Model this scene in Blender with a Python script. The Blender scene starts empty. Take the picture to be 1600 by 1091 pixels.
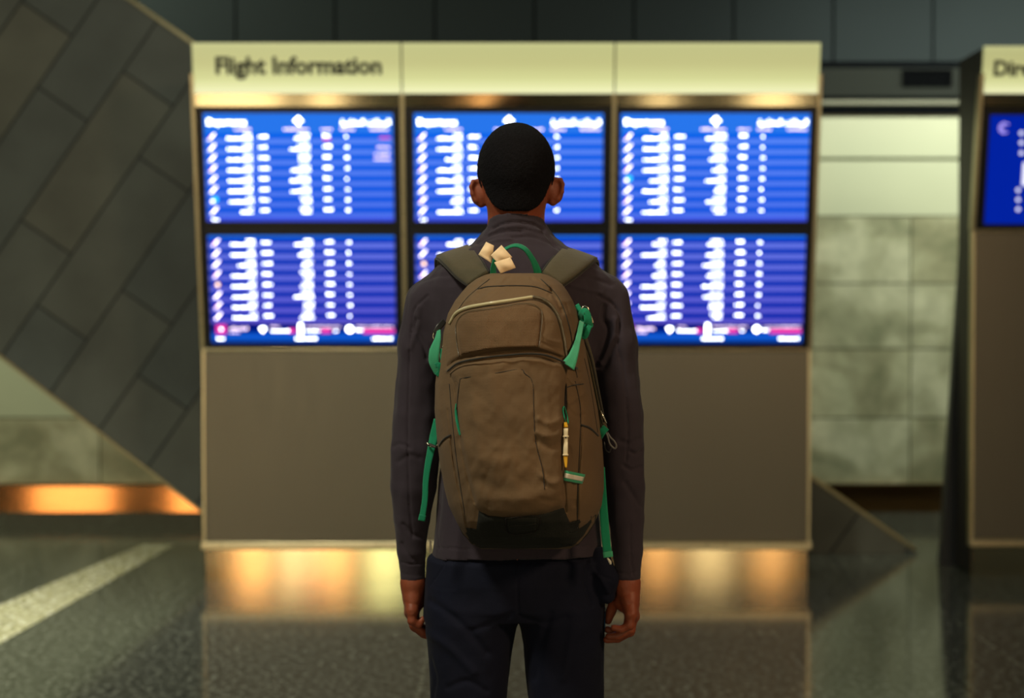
import bpy, bmesh, math, random
import numpy as np
from mathutils import Vector, noise
R = math.radians
random.seed(7)
scene = bpy.context.scene
COL = scene.collection

# ------------------------------------------------------------------ camera
F = 2400.0                      # focal length in pixels of the 1600 wide frame
CH = 1.42                       # eye height
PITCH = math.atan(56.0 / F)
cam_d = bpy.data.cameras.new('camera')
cam = bpy.data.objects.new('camera', cam_d)
COL.objects.link(cam)
cam.location = (0, 0, CH)
cam.rotation_euler = (math.pi / 2 - PITCH, 0, 0)
cam_d.sensor_width = 36.0
cam_d.lens = F / 1600 * 36.0
cam_d.dof.use_dof = True
cam_d.dof.focus_distance = 2.82
cam_d.dof.aperture_fstop = 2.7
cam_d.clip_end = 200
scene.camera = cam
scene.view_settings.view_transform = 'Standard'
scene.view_settings.look = 'None'
scene.view_settings.gamma = 1.0
scene.view_settings.exposure = 0.0
scene.view_settings.use_curve_mapping = False


def srgb(r, g, b):
    def c(v):
        v /= 255.0
        return v / 12.92 if v <= 0.04045 else ((v + 0.055) / 1.055) ** 2.4
    return (c(r), c(g), c(b), 1.0)


# ------------------------------------------------------------------ world
w = bpy.data.worlds.new('world')
scene.world = w
w.use_nodes = True
w.node_tree.nodes['Background'].inputs[0].default_value = (0.60, 0.74, 0.66, 1)
w.node_tree.nodes['Background'].inputs[1].default_value = 0.055

# ------------------------------------------------------------------ lamps
def area(name, loc, aim, sx, sy, power, color, spread=None):
    d = bpy.data.lights.new(name, 'AREA')
    d.shape = 'RECTANGLE'
    d.size, d.size_y = sx, sy
    d.energy = power
    d.color = color
    if spread:
        d.spread = R(spread)
    o = bpy.data.objects.new(name, d)
    COL.objects.link(o)
    o.location = loc
    v = Vector(aim) - Vector(loc)
    o.rotation_euler = v.to_track_quat('-Z', 'Y').to_euler()
    return o

WARM = (1.0, 0.60, 0.28)
CREAM = (1.0, 0.90, 0.62)
# ceiling lamps of the hall
area('hall_area_light', (-1.9, 1.2, 4.5), (-0.1, 2.9, 1.2), 0.6, 0.6, 105, (1.0, 0.92, 0.72))
area('hall_area_light', (3.1, 0.3, 3.3), (0.1, 3.0, 1.1), 0.6, 0.6, 62, (1.0, 0.66, 0.38))
area('hall_area_light', (0.0, 5.6, 5.2), (0, 5.9, 0), 3.0, 0.8, 30, (0.9, 1.0, 0.82))
# added lamps, out of view, that brighten the stone wall
area('added_wall_light', (4.2, 9.35, 3.5), (4.2, 10.96, 1.7), 4.0, 0.15, 112, (0.98, 1.0, 0.84))
area('hall_area_light', (-3.4, 6.4, 4.6), (-3.2, 6.6, 0), 0.9, 0.9, 60, (1.0, 0.96, 0.80), spread=70)  # added lamp, out of view, to brighten the pale floor inlay
area('added_wall_light', (-4.6, 9.7, 5.0), (-4.3, 10.96, 0.4), 3.0, 0.3, 200, (0.98, 1.0, 0.74))
# lit shop fronts at the far side of the hall, seen only in the polished metal and stone
for (x0, x1, z0, z1, pw, c) in [(-9.9, -8.3, 0.4, 1.6, 40, WARM), (-7.0, -6.3, 0.4, 1.6, 20, WARM),
                                (-4.7, -4.2, 2.1, 3.4, 19, WARM), (-3.85, -3.7, 2.0, 3.4, 10, CREAM), (-3.45, -3.3, 2.0, 3.2, 9, (1, .55, .35)),
                                (-3.15, -2.85, 2.0, 3.4, 14, WARM), (-2.45, -1.9, 2.0, 3.5, 19, (0.85, 1.0, 0.62)),
                                (-5.5, -3.9, 0.8, 1.8, 42, CREAM), (-3.4, -2.9, 0.8, 1.8, 14, CREAM), (-0.6, -0.3, 0.8, 1.8, 8, WARM),
                                (2.3, 2.7, 0.8, 1.8, 9, CREAM), (4.0, 4.8, 0.8, 1.8, 20, CREAM),
                                (2.3, 2.7, 2.0, 3.2, 9, WARM), (3.1, 3.7, 2.0, 3.2, 10, CREAM),
                                (4.2, 4.7, 2.2, 3.2, 8, WARM), (6.6, 7.2, 0.4, 1.6, 14, WARM)]:
    area('shop_front_lamp', ((x0 + x1) / 2, -10, (z0 + z1) / 2), ((x0 + x1) / 2, 0, (z0 + z1) / 2 - 0.3),
         x1 - x0, z1 - z0, pw, c)


# ------------------------------------------------------------------ projection helpers (pixel of the photo -> point at depth D)
CP, SP = math.cos(PITCH), math.sin(PITCH)

def P(px, py, D):
    cx = (px - 800.0) / F
    cy = (545.5 - py) / F
    dy = CP + cy * SP
    dz = -SP + cy * CP
    t = D / dy
    return (cx * t, D, CH + dz * t)

def proj(v):
    """vertices (N,3) -> pixel coords"""
    v = np.asarray(v, dtype=np.float64)
    z = v[:, 2] - CH
    f = v[:, 1] * CP - z * SP
    u = v[:, 1] * SP + z * CP
    return 800 + F * v[:, 0] / f, 545.5 - F * u / f

def floor_pt(px, py, z=0.0):
    cx = (px - 800.0) / F
    cy = (545.5 - py) / F
    dy = CP + cy * SP
    dz = -SP + cy * CP
    t = (z - CH) / dz
    return (cx * t, dy * t, z)


# ------------------------------------------------------------------ object helpers
def setp(o, label=None, cat=None, group=None, kind=None):
    if label: o['label'] = label
    if cat: o['category'] = cat
    if group: o['group'] = group
    if kind: o['kind'] = kind
    return o

def wloc(o):
    return o.matrix_world.translation if o.parent is None else wloc(o.parent) + Vector(o.location)

def world_of(o):
    v = Vector(o.location)
    while o.parent:
        o = o.parent
        v += Vector(o.location)
    return v

def mk(name, verts, faces, mat, parent=None, loc=(0, 0, 0), smooth=True, uvs=None):
    """mesh object; verts in world coordinates, stored relative to the object's origin"""
    if parent is not None:
        base = world_of(parent)
    else:
        base = Vector(loc)
    me = bpy.data.meshes.new(name)
    va = np.asarray(verts, dtype=np.float64) - np.array(base)
    me.from_pydata([tuple(v) for v in va] if len(va) < 5000 else va.tolist(), [], faces if isinstance(faces, list) else faces.tolist())
    me.materials.append(mat)
    if smooth:
        me.polygons.foreach_set('use_smooth', [True] * len(me.polygons))
    me.update()
    o = bpy.data.objects.new(name, me)
    COL.objects.link(o)
    if parent is not None:
        o.parent = parent
    else:
        o.location = loc
    return o

def fix_normals(o):
    bm = bmesh.new(); bm.from_mesh(o.data)
    bmesh.ops.recalc_face_normals(bm, faces=bm.faces)
    bm.to_mesh(o.data); bm.free()
    return o

def bevel(o, width, seg=2, angle=40):
    m = o.modifiers.new('bevel', 'BEVEL')
    m.width = width; m.segments = seg; m.limit_method = 'ANGLE'; m.angle_limit = R(angle)
    return o

def empty(name, loc):
    o = bpy.data.objects.new(name, None)
    o.empty_display_size = 0.1
    COL.objects.link(o)
    o.location = loc
    return o

def boxv(x0, x1, y0, y1, z0, z1):
    v = [(x0, y0, z0), (x1, y0, z0), (x1, y1, z0), (x0, y1, z0), (x0, y0, z1), (x1, y0, z1), (x1, y1, z1), (x0, y1, z1)]
    f = [(3, 2, 1, 0), (4, 5, 6, 7), (0, 1, 5, 4), (1, 2, 6, 5), (2, 3, 7, 6), (3, 0, 4, 7)]
    return v, f

def merge(parts):
    V, Fc = [], []
    for v, f in parts:
        n = len(V)
        V += list(v)
        Fc += [tuple(i + n for i in q) for q in f]
    return V, Fc

def prism(poly, y0, y1):
    """poly of (x,z); extruded between y0 and y1"""
    n = len(poly)
    v = [(x, y0, z) for x, z in poly] + [(x, y1, z) for x, z in poly]
    f = [tuple(range(n)), tuple(range(2 * n - 1, n - 1, -1))]
    for i in range(n):
        j = (i + 1) % n
        f.append((j, i, i + n, j + n))
    return v, f

def catmull(pts, n):
    """resample polyline (any dim) with catmull-rom; returns n points"""
    p = np.asarray(pts, dtype=np.float64)
    if len(p) == 2:
        t = np.linspace(0, 1, n)[:, None]
        return p[0] * (1 - t) + p[1] * t
    pp = np.vstack([2 * p[0] - p[1], p, 2 * p[-1] - p[-2]])
    out = []
    m = len(p) - 1
    for s in np.linspace(0, m, n):
        i = min(int(s), m - 1)
        t = s - i
        a, b, c, d = pp[i], pp[i + 1], pp[i + 2], pp[i + 3]
        out.append(0.5 * ((2 * b) + (-a + c) * t + (2 * a - 5 * b + 4 * c - d) * t * t + (-a + 3 * b - 3 * c + d) * t ** 3))
    return np.array(out)

def tube(pts, rad, seg=10, n=None, closed_ends=True):
    """sweep circle along smoothed points; rad scalar or list"""
    n = n or max(8, len(pts) * 6)
    q = catmull(pts, n)
    rr = np.full(n, rad) if np.isscalar(rad) else np.interp(np.linspace(0, 1, n), np.linspace(0, 1, len(rad)), rad)
    V, Fc = [], []
    ref = Vector((0.31, 0.2, 0.93))
    for i in range(n):
        t = Vector(q[min(i + 1, n - 1)] - q[max(i - 1, 0)]).normalized()
        a = t.cross(ref)
        if a.length < 1e-3: a = t.cross(Vector((1, 0, 0)))
        a.normalize(); b = t.cross(a)
        ref = b.cross(t) * -1 if False else ref
        for k in range(seg):
            an = 2 * math.pi * k / seg
            V.append(tuple(Vector(q[i]) + (a * math.cos(an) + b * math.sin(an)) * rr[i]))
    for i in range(n - 1):
        for k in range(seg):
            k2 = (k + 1) % seg
            Fc.append((i * seg + k, i * seg + k2, (i + 1) * seg + k2, (i + 1) * seg + k))
    if closed_ends:
        Fc.append(tuple(range(seg - 1, -1, -1)))
        Fc.append(tuple((n - 1) * seg + k for k in range(seg)))
    return V, Fc

def ribbon(pts, width, thick, n=None, up=(0, -1, 0), ups=None, rnd=0.35, crown=0.0):
    """flat strap swept along world points; width across, faces 'up'; width/thick scalar or list"""
    n = n or max(10, len(pts) * 8)
    q = catmull(pts, n)
    T = np.linspace(0, 1, n)
    W = np.full(n, width) if np.isscalar(width) else np.interp(T, np.linspace(0, 1, len(width)), width)
    H = np.full(n, thick) if np.isscalar(thick) else np.interp(T, np.linspace(0, 1, len(thick)), thick)
    if ups is not None:
        U = catmull(ups, n)
    V, Fc = [], []
    sec = [(-1, -0.0), (-1 + .06, 1), (-.5, 1 + crown), (0, 1 + 1.4 * crown), (.5, 1 + crown), (1 - .06, 1), (1, 0), (1 - .06, -1), (0, -1), (-1 + .06, -1)]
    m = len(sec)
    for i in range(n):
        t = Vector(q[min(i + 1, n - 1)] - q[max(i - 1, 0)]).normalized()
        u = Vector(U[i]) if ups is not None else Vector(up)
        s = t.cross(u)
        if s.length < 1e-4: s = Vector((1, 0, 0))
        s.normalize(); nn = s.cross(t).normalized()
        for (a, b) in sec:
            V.append(tuple(Vector(q[i]) + s * (a * W[i] / 2) + nn * (b * H[i] / 2)))
    for i in range(n - 1):
        for k in range(m):
            k2 = (k + 1) % m
            Fc.append((i * m + k, i * m + k2, (i + 1) * m + k2, (i + 1) * m + k))
    Fc.append(tuple(range(m - 1, -1, -1)))
    Fc.append(tuple((n - 1) * m + k for k in range(m)))
    return V, Fc


# ------------------------------------------------------------------ materials
def new_mat(name):
    m = bpy.data.materials.new(name)
    m.use_nodes = True
    nt = m.node_tree
    b = nt.nodes['Principled BSDF']
    return m, nt, b

def N(nt, typ, **kw):
    n = nt.nodes.new(typ)
    for k, v in kw.items():
        setattr(n, k, v)
    return n

def simple(name, col, rough=0.5, metal=0.0, bump=0.0, bscale=200, var=0.0, vscale=8, sheen=0.0, emis=None, estr=1.0, spec=0.5, aniso=None):
    m, nt, b = new_mat(name)
    b.inputs['Base Color'].default_value = col
    b.inputs['Roughness'].default_value = rough
    b.inputs['Metallic'].default_value = metal
    b.inputs['Specular IOR Level'].default_value = spec
    if sheen:
        b.inputs['Sheen Weight'].default_value = sheen
        b.inputs['Sheen Roughness'].default_value = 0.5
    if emis:
        b.inputs['Emission Color'].default_value = emis
        b.inputs['Emission Strength'].default_value = estr
    tc = N(nt, 'ShaderNodeTexCoord')
    if var:
        nz = N(nt, 'ShaderNodeTexNoise'); nz.inputs['Scale'].default_value = vscale; nz.inputs['Detail'].default_value = 5
        nt.links.new(tc.outputs['Object'], nz.inputs['Vector'])
        mr = N(nt, 'ShaderNodeMapRange')
        mr.inputs['From Min'].default_value = 0.3; mr.inputs['From Max'].default_value = 0.7
        mr.inputs['To Min'].default_value = 1 - var; mr.inputs['To Max'].default_value = 1 + var
        nt.links.new(nz.outputs['Fac'], mr.inputs['Value'])
        vm = N(nt, 'ShaderNodeVectorMath', operation='SCALE')
        vm.inputs[0].default_value = col[:3]
        nt.links.new(mr.outputs[0], vm.inputs['Scale'])
        nt.links.new(vm.outputs[0], b.inputs['Base Color'])
    if bump:
        nz2 = N(nt, 'ShaderNodeTexNoise'); nz2.inputs['Scale'].default_value = bscale; nz2.inputs['Detail'].default_value = 3
        nt.links.new(tc.outputs['Object'], nz2.inputs['Vector'])
        bp = N(nt, 'ShaderNodeBump'); bp.inputs['Strength'].default_value = bump; bp.inputs['Distance'].default_value = 0.002
        nt.links.new(nz2.outputs['Fac'], bp.inputs['Height'])
        nt.links.new(bp.outputs[0], b.inputs['Normal'])
    return m

def fabric(name, col, col2=None, weave=900, bump=0.35, rough=0.85, var=0.12, sheen=0.15, vscale=7):
    """woven cloth: two crossed fine waves plus soft colour variation"""
    m, nt, b = new_mat(name)
    b.inputs['Roughness'].default_value = rough
    b.inputs['Specular IOR Level'].default_value = 0.25
    b.inputs['Sheen Weight'].default_value = sheen
    tc = N(nt, 'ShaderNodeTexCoord')
    wv = []
    for d in ('X', 'Z'):
        wn = N(nt, 'ShaderNodeTexWave', bands_direction=d)
        wn.inputs['Scale'].default_value = weave / 6.28
        wn.inputs['Distortion'].default_value = 0.6
        nt.links.new(tc.outputs['Object'], wn.inputs['Vector'])
        wv.append(wn)
    mx = N(nt, 'ShaderNodeMath', operation='MULTIPLY')
    nt.links.new(wv[0].outputs['Fac'], mx.inputs[0]); nt.links.new(wv[1].outputs['Fac'], mx.inputs[1])
    bp = N(nt, 'ShaderNodeBump'); bp.inputs['Strength'].default_value = bump; bp.inputs['Distance'].default_value = 0.0008
    nt.links.new(mx.outputs[0], bp.inputs['Height'])
    # larger crinkle
    cr = N(nt, 'ShaderNodeTexNoise'); cr.inputs['Scale'].default_value = 28; cr.inputs['Detail'].default_value = 4; cr.inputs['Roughness'].default_value = 0.55
    nt.links.new(tc.outputs['Object'], cr.inputs['Vector'])
    bp2 = N(nt, 'ShaderNodeBump'); bp2.inputs['Strength'].default_value = 0.35; bp2.inputs['Distance'].default_value = 0.004
    nt.links.new(cr.outputs['Fac'], bp2.inputs['Height']); nt.links.new(bp.outputs[0], bp2.inputs['Normal'])
    nt.links.new(bp2.outputs[0], b.inputs['Normal'])
    nz = N(nt, 'ShaderNodeTexNoise'); nz.inputs['Scale'].default_value = vscale; nz.inputs['Detail'].default_value = 6
    nt.links.new(tc.outputs['Object'], nz.inputs['Vector'])
    cr2 = N(nt, 'ShaderNodeValToRGB')
    c2 = col2 or tuple(c * (1 + var) for c in col[:3]) + (1,)
    cr2.color_ramp.elements[0].position = 0.35; cr2.color_ramp.elements[0].color = tuple(c * (1 - var) for c in col[:3]) + (1,)
    cr2.color_ramp.elements[1].position = 0.65; cr2.color_ramp.elements[1].color = c2
    nt.links.new(nz.outputs['Fac'], cr2.inputs['Fac'])
    nt.links.new(cr2.outputs['Color'], b.inputs['Base Color'])
    return m

def brushed(name, col, rough=0.38, axis='Z', amount=0.12, scale=3.0):
    m, nt, b = new_mat(name)
    b.inputs['Metallic'].default_value = 1.0
    tc = N(nt, 'ShaderNodeTexCoord')
    mp = N(nt, 'ShaderNodeMapping')
    mp.inputs['Scale'].default_value = (60, 60, 1.2) if axis == 'Z' else (1.2, 60, 60)
    nt.links.new(tc.outputs['Object'], mp.inputs['Vector'])
    nz = N(nt, 'ShaderNodeTexNoise'); nz.inputs['Scale'].default_value = scale; nz.inputs['Detail'].default_value = 6
    nt.links.new(mp.outputs[0], nz.inputs['Vector'])
    mr = N(nt, 'ShaderNodeMapRange'); mr.inputs['To Min'].default_value = rough - amount; mr.inputs['To Max'].default_value = rough + amount
    nt.links.new(nz.outputs['Fac'], mr.inputs['Value']); nt.links.new(mr.outputs[0], b.inputs['Roughness'])
    cr = N(nt, 'ShaderNodeValToRGB')
    cr.color_ramp.elements[0].color = tuple(c * 0.9 for c in col[:3]) + (1,)
    cr.color_ramp.elements[1].color = tuple(min(1, c * 1.1) for c in col[:3]) + (1,)
    nt.links.new(nz.outputs['Fac'], cr.inputs['Fac']); nt.links.new(cr.outputs['Color'], b.inputs['Base Color'])
    return m

def granite(name, base, rough=0.13, tile=True):
    m, nt, b = new_mat(name)
    b.inputs['Roughness'].default_value = rough
    tc = N(nt, 'ShaderNodeTexCoord')
    nz = N(nt, 'ShaderNodeTexNoise'); nz.inputs['Scale'].default_value = 34; nz.inputs['Detail'].default_value = 6; nz.inputs['Roughness'].default_value = 0.75
    nt.links.new(tc.outputs['Object'], nz.inputs['Vector'])
    cr = N(nt, 'ShaderNodeValToRGB')
    e = cr.color_ramp.elements
    e[0].position = 0.41; e[0].color = tuple(c * 0.2 for c in base[:3]) + (1,)
    e[1].position = 0.61; e[1].color = tuple(min(1, c * 3.6) for c in base[:3]) + (1,)
    k = e.new(0.52); k.color = base
    nt.links.new(nz.outputs['Fac'], cr.inputs['Fac'])
    out = cr.outputs['Color']
    if tile:
        br = N(nt, 'ShaderNodeTexBrick'); br.offset = 0.0
        br.inputs['Scale'].default_value = 1.0; br.inputs['Brick Width'].default_value = 2.4; br.inputs['Row Height'].default_value = 2.26
        br.inputs['Mortar Size'].default_value = 0.006
        br.inputs['Color1'].default_value = (1, 1, 1, 1); br.inputs['Color2'].default_value = (0.9, 0.92, 0.92, 1); br.inputs['Mortar'].default_value = (1.9, 1.9, 1.8, 1)
        mp = N(nt, 'ShaderNodeMapping'); mp.inputs['Location'].default_value = (0.35, 0.0, 0)
        nt.links.new(tc.outputs['Object'], mp.inputs['Vector']); nt.links.new(mp.outputs[0], br.inputs['Vector'])
        mu = N(nt, 'ShaderNodeMix', data_type='RGBA', blend_type='MULTIPLY'); mu.inputs['Factor'].default_value = 1
        nt.links.new(out, mu.inputs['A']); nt.links.new(br.outputs['Color'], mu.inputs['B'])
        out = mu.outputs['Result']
    nt.links.new(out, b.inputs['Base Color'])
    rn = N(nt, 'ShaderNodeTexNoise'); rn.inputs['Scale'].default_value = 1.5; rn.inputs['Detail'].default_value = 4
    nt.links.new(tc.outputs['Object'], rn.inputs['Vector'])
    mr = N(nt, 'ShaderNodeMapRange'); mr.inputs['To Min'].default_value = rough * 0.7; mr.inputs['To Max'].default_value = rough * 1.35
    nt.links.new(rn.outputs['Fac'], mr.inputs['Value']); nt.links.new(mr.outputs[0], b.inputs['Roughness'])
    bp = N(nt, 'ShaderNodeBump'); bp.inputs['Strength'].default_value = 0.05; bp.inputs['Distance'].default_value = 0.001
    nt.links.new(nz.outputs['Fac'], bp.inputs['Height']); nt.links.new(bp.outputs[0], b.inputs['Normal'])
    return m

def slate(name, ang, loc, wd, rh, off, c1, c2, joint, mort=0.008):
    """large stone tiles in running bond turned by ang in the object's X-Z plane"""
    m, nt, b = new_mat(name)
    b.inputs['Roughness'].default_value = 0.55
    tc = N(nt, 'ShaderNodeTexCoord')
    sp = N(nt, 'ShaderNodeSeparateXYZ'); nt.links.new(tc.outputs['Object'], sp.inputs[0])
    cb = N(nt, 'ShaderNodeCombineXYZ'); nt.links.new(sp.outputs['X'], cb.inputs['X']); nt.links.new(sp.outputs['Z'], cb.inputs['Y'])
    mp = N(nt, 'ShaderNodeMapping'); mp.inputs['Rotation'].default_value = (0, 0, ang); mp.inputs['Location'].default_value = loc
    nt.links.new(cb.outputs[0], mp.inputs['Vector'])
    br = N(nt, 'ShaderNodeTexBrick'); br.offset = off; br.offset_frequency = 2
    br.inputs['Scale'].default_value = 1; br.inputs['Brick Width'].default_value = wd; br.inputs['Row Height'].default_value = rh
    br.inputs['Mortar Size'].default_value = mort; br.inputs['Mortar Smooth'].default_value = 0.3
    br.inputs['Color1'].default_value = c1; br.inputs['Color2'].default_value = c2; br.inputs['Mortar'].default_value = joint
    nt.links.new(mp.outputs[0], br.inputs['Vector'])
    nz = N(nt, 'ShaderNodeTexNoise'); nz.inputs['Scale'].default_value = 2.2; nz.inputs['Detail'].default_value = 6
    nt.links.new(tc.outputs['Object'], nz.inputs['Vector'])
    mr = N(nt, 'ShaderNodeMapRange'); mr.inputs['From Min'].default_value = .3; mr.inputs['From Max'].default_value = .7
    mr.inputs['To Min'].default_value = 0.78; mr.inputs['To Max'].default_value = 1.22
    nt.links.new(nz.outputs['Fac'], mr.inputs['Value'])
    vm = N(nt, 'ShaderNodeVectorMath', operation='SCALE')
    nt.links.new(br.outputs['Color'], vm.inputs[0]); nt.links.new(mr.outputs[0], vm.inputs['Scale'])
    nt.links.new(vm.outputs[0], b.inputs['Base Color'])
    bp = N(nt, 'ShaderNodeBump', invert=True); bp.inputs['Strength'].default_value = 0.6; bp.inputs['Distance'].default_value = 0.01
    nt.links.new(br.outputs['Fac'], bp.inputs['Height']); nt.links.new(bp.outputs[0], b.inputs['Normal'])
    return m

def marble(name, c1, c2, rough=0.25, vein=srgb(110, 115, 90)):
    m, nt, b = new_mat(name)
    b.inputs['Roughness'].default_value = rough
    tc = N(nt, 'ShaderNodeTexCoord')
    nz = N(nt, 'ShaderNodeTexNoise'); nz.inputs['Scale'].default_value = 1.9; nz.inputs['Detail'].default_value = 9; nz.inputs['Distortion'].default_value = 0.6
    nt.links.new(tc.outputs['Object'], nz.inputs['Vector'])
    cr = N(nt, 'ShaderNodeValToRGB'); e = cr.color_ramp.elements
    e[0].position = 0.36; e[0].color = vein
    e[1].position = 0.62; e[1].color = c2
    k = e.new(0.48); k.color = c1
    nt.links.new(nz.outputs['Fac'], cr.inputs['Fac'])
    nz2 = N(nt, 'ShaderNodeTexNoise'); nz2.inputs['Scale'].default_value = 14; nz2.inputs['Detail'].default_value = 6
    nt.links.new(tc.outputs['Object'], nz2.inputs['Vector'])
    mr = N(nt, 'ShaderNodeMapRange'); mr.inputs['From Min'].default_value = .3; mr.inputs['From Max'].default_value = .7
    mr.inputs['To Min'].default_value = 0.86; mr.inputs['To Max'].default_value = 1.1
    nt.links.new(nz2.outputs['Fac'], mr.inputs['Value'])
    vm = N(nt, 'ShaderNodeVectorMath', operation='SCALE')
    nt.links.new(cr.outputs['Color'], vm.inputs[0]); nt.links.new(mr.outputs[0], vm.inputs['Scale'])
    nt.links.new(vm.outputs[0], b.inputs['Base Color'])
    return m

def emit(name, col, s):
    m = bpy.data.materials.new(name); m.use_nodes = True
    nt = m.node_tree; nt.nodes.clear()
    o = N(nt, 'ShaderNodeOutputMaterial'); e = N(nt, 'ShaderNodeEmission')
    e.inputs[0].default_value = col; e.inputs[1].default_value = s
    nt.links.new(e.outputs[0], o.inputs[0])
    return m

M = {}
M['floor'] = granite('dark_granite', srgb(66, 68, 60), 0.095)
M['inlay'] = granite('pale_stone_inlay', srgb(190, 188, 136), 0.22, tile=False)
M['steel'] = brushed('brushed_bronze_steel', srgb(112, 109, 98), 0.40)
M['trimsteel'] = brushed('satin_steel_trim', srgb(205, 195, 160), 0.30, 'Z', 0.08)
M['polish'] = brushed('polished_steel', srgb(225, 200, 155), 0.09, 'Z', 0.03)
M['bronze'] = brushed('polished_bronze', srgb(200, 150, 100), 0.08, 'X', 0.04)
M['dark_metal'] = simple('dark_cabinet_metal', srgb(48, 46, 42), 0.45, 0.6)
M['bezel'] = simple('black_bezel', srgb(6, 14, 26), 0.3, 0.0)
M['vent'] = simple('black_vent', srgb(2, 4, 6), 0.9, spec=0.1)
M['letter'] = simple('dark_lettering', srgb(38, 42, 36), 0.5)

# ================================================================== SETTING
YB = 10.96        # stone wall
YS = 9.05         # diagonal slab
YK = 8.14         # kiosk face

def zpx(py, D): return P(800, py, D)[2]
def xpx(px, D): return P(px, 500, D)[0]

v, f = boxv(-14, 14, -12, 11.4, -0.1, 0)
setp(mk('floor', v, f, M['floor'], smooth=False), kind='structure')

# pale inlay strip in the floor
q = [floor_pt(-420, 1118), floor_pt(-300, 1178), floor_pt(272, 851.5), floor_pt(222, 851.5)]
# straight strip through the two measured edges
a0, a1 = floor_pt(0, 946), floor_pt(222, 852)
b0, b1 = floor_pt(0, 1006), floor_pt(272, 852)
def ext(p, q, t): return tuple(p[i] + (q[i] - p[i]) * t for i in range(3))
A, B_, C_, D_ = ext(a1, a0, 2.2), a1, b1, ext(b1, b0, 2.2)
vv = [A, D_, C_, B_]
vv = [(x, y, 0.0) for x, y, z in vv] + [(x, y, 0.002) for x, y, z in vv]
setp(mk('trim_1', vv, [(0, 3, 2, 1), (4, 5, 6, 7), (0, 1, 5, 4), (1, 2, 6, 5), (2, 3, 7, 6), (3, 0, 4, 7)], M['inlay'], smooth=False), kind='structure')

# stone wall behind everything: courses of slabs with open joints, smooth pale panels on top
M['marble'] = marble('grey_green_marble', srgb(160, 162, 132), srgb(190, 192, 162), vein=srgb(132, 136, 108))
M['marble_d'] = marble('grey_green_marble_darker', srgb(146, 146, 116), srgb(176, 178, 146), vein=srgb(118, 122, 94))
M['pale'] = simple('pale_wall_panel', srgb(188, 194, 164), 0.45, var=0.04, vscale=1.2)
M['paleband'] = simple('wall_joint', srgb(120, 126, 98), 0.6)
parts = {'marble': [], 'pale': [], 'marble_d': []}
courses = [757, 653, 545, 443, 338]
g = 0.005
xs_cols = [-13.0] + [xpx(155, YB) - 0.55 * 2 * k for k in range(8, 0, -1)] + [xpx(155, YB), 0.15, xpx(1160, YB), xpx(1423, YB), xpx(1423, YB) + 1.2, xpx(1423, YB) + 2.4, 8.2, 9.6, 13.0]
wall_bits = []
v, f = boxv(-13, 13, YB + 0.03, YB + 0.3, 0, 7.5)
wall = setp(mk('wall_back', v, f, M['paleband'], smooth=False), kind='structure')
for i in range(4):
    z0, z1 = zpx(courses[i], YB), zpx(courses[i + 1], YB)
    for j in range(len(xs_cols) - 1):
        x0, x1 = xs_cols[j], xs_cols[j + 1]
        left_plain = (i >= 1 and x0 < -2)
        key = 'pale' if left_plain else ('marble_d' if (i + j) % 3 == 0 else 'marble')
        parts[key].append(boxv(x0 + g, x1 - g, YB, YB + 0.04, z0 + g, z1 - g))
for (a, b) in ((338, 250), (247, 178)):
    parts['pale'].append(boxv(-13, 13, YB, YB + 0.04, zpx(a, YB) + g, zpx(b, YB) - g))
for k in parts:
    v, f = merge(parts[k])
    setp(mk('wall_slabs', v, f, M[k], parent=wall, smooth=False))
# bronze baseboard
v, f = boxv(-13, 13, YB - 0.03, YB + 0.03, 0, zpx(757, YB))
v2, f2 = boxv(-13, 13, YB - 0.036, YB - 0.02, zpx(757, YB) - 0.012, zpx(757, YB))
v = [(x, y + (z * 0.036 if y < YB else 0), z) for x, y, z in v]
v, f = merge([(v, f), (v2, f2)])
setp(mk('baseboard_back', v, f, M['bronze'], smooth=False), kind='structure')

# bulkhead of dark panels over the stone wall
M['bulk'] = simple('dark_bulkhead_panel', srgb(42, 50, 52), 0.8, spec=0.15, var=0.05, vscale=1.0)
M['bulk2'] = simple('bulkhead_lower_panel', srgb(40, 44, 40), 0.8, spec=0.15, var=0.05, vscale=1.0)
M['gap'] = simple('dark_joint', srgb(6, 10, 14), 0.9, spec=0.1)
v, f = boxv(-13, 13, YB - 0.06, YB + 0.02, zpx(178, YB), 7.5)
bulk = setp(mk('wall_upper', v, f, M['gap'], smooth=False), kind='structure')
pts = []
x = xpx(1300, YB - 0.09)
pitch = 155 / F * (YB - 0.09)
x0 = x - 16 * pitch
while x0 < 12:
    pts.append(boxv(x0 + 0.008, x0 + pitch - 0.008, YB - 0.09, YB - 0.05, zpx(96, YB - .09), 7.5))
    x0 += pitch
v, f = merge(pts)
mk('upper_panels', v, f, M['bulk'], parent=bulk, smooth=False)
v, f = boxv(-13, 13, YB - 0.08, YB - 0.05, zpx(150, YB - .09), zpx(106, YB - .09))
mk('lower_panels', v, f, M['bulk2'], parent=bulk, smooth=False)
M['rail'] = simple('pale_metal_rail', srgb(110, 112, 96), 0.35, 0.3)
v, f = boxv(-13, xpx(1516, YB - .11), YB - 0.11, YB - 0.04, zpx(164, YB - .11), zpx(156, YB - .11))
bevel(setp(mk('trim_2', v, f, M['rail'], smooth=False), kind='structure'), 0.008)

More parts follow.
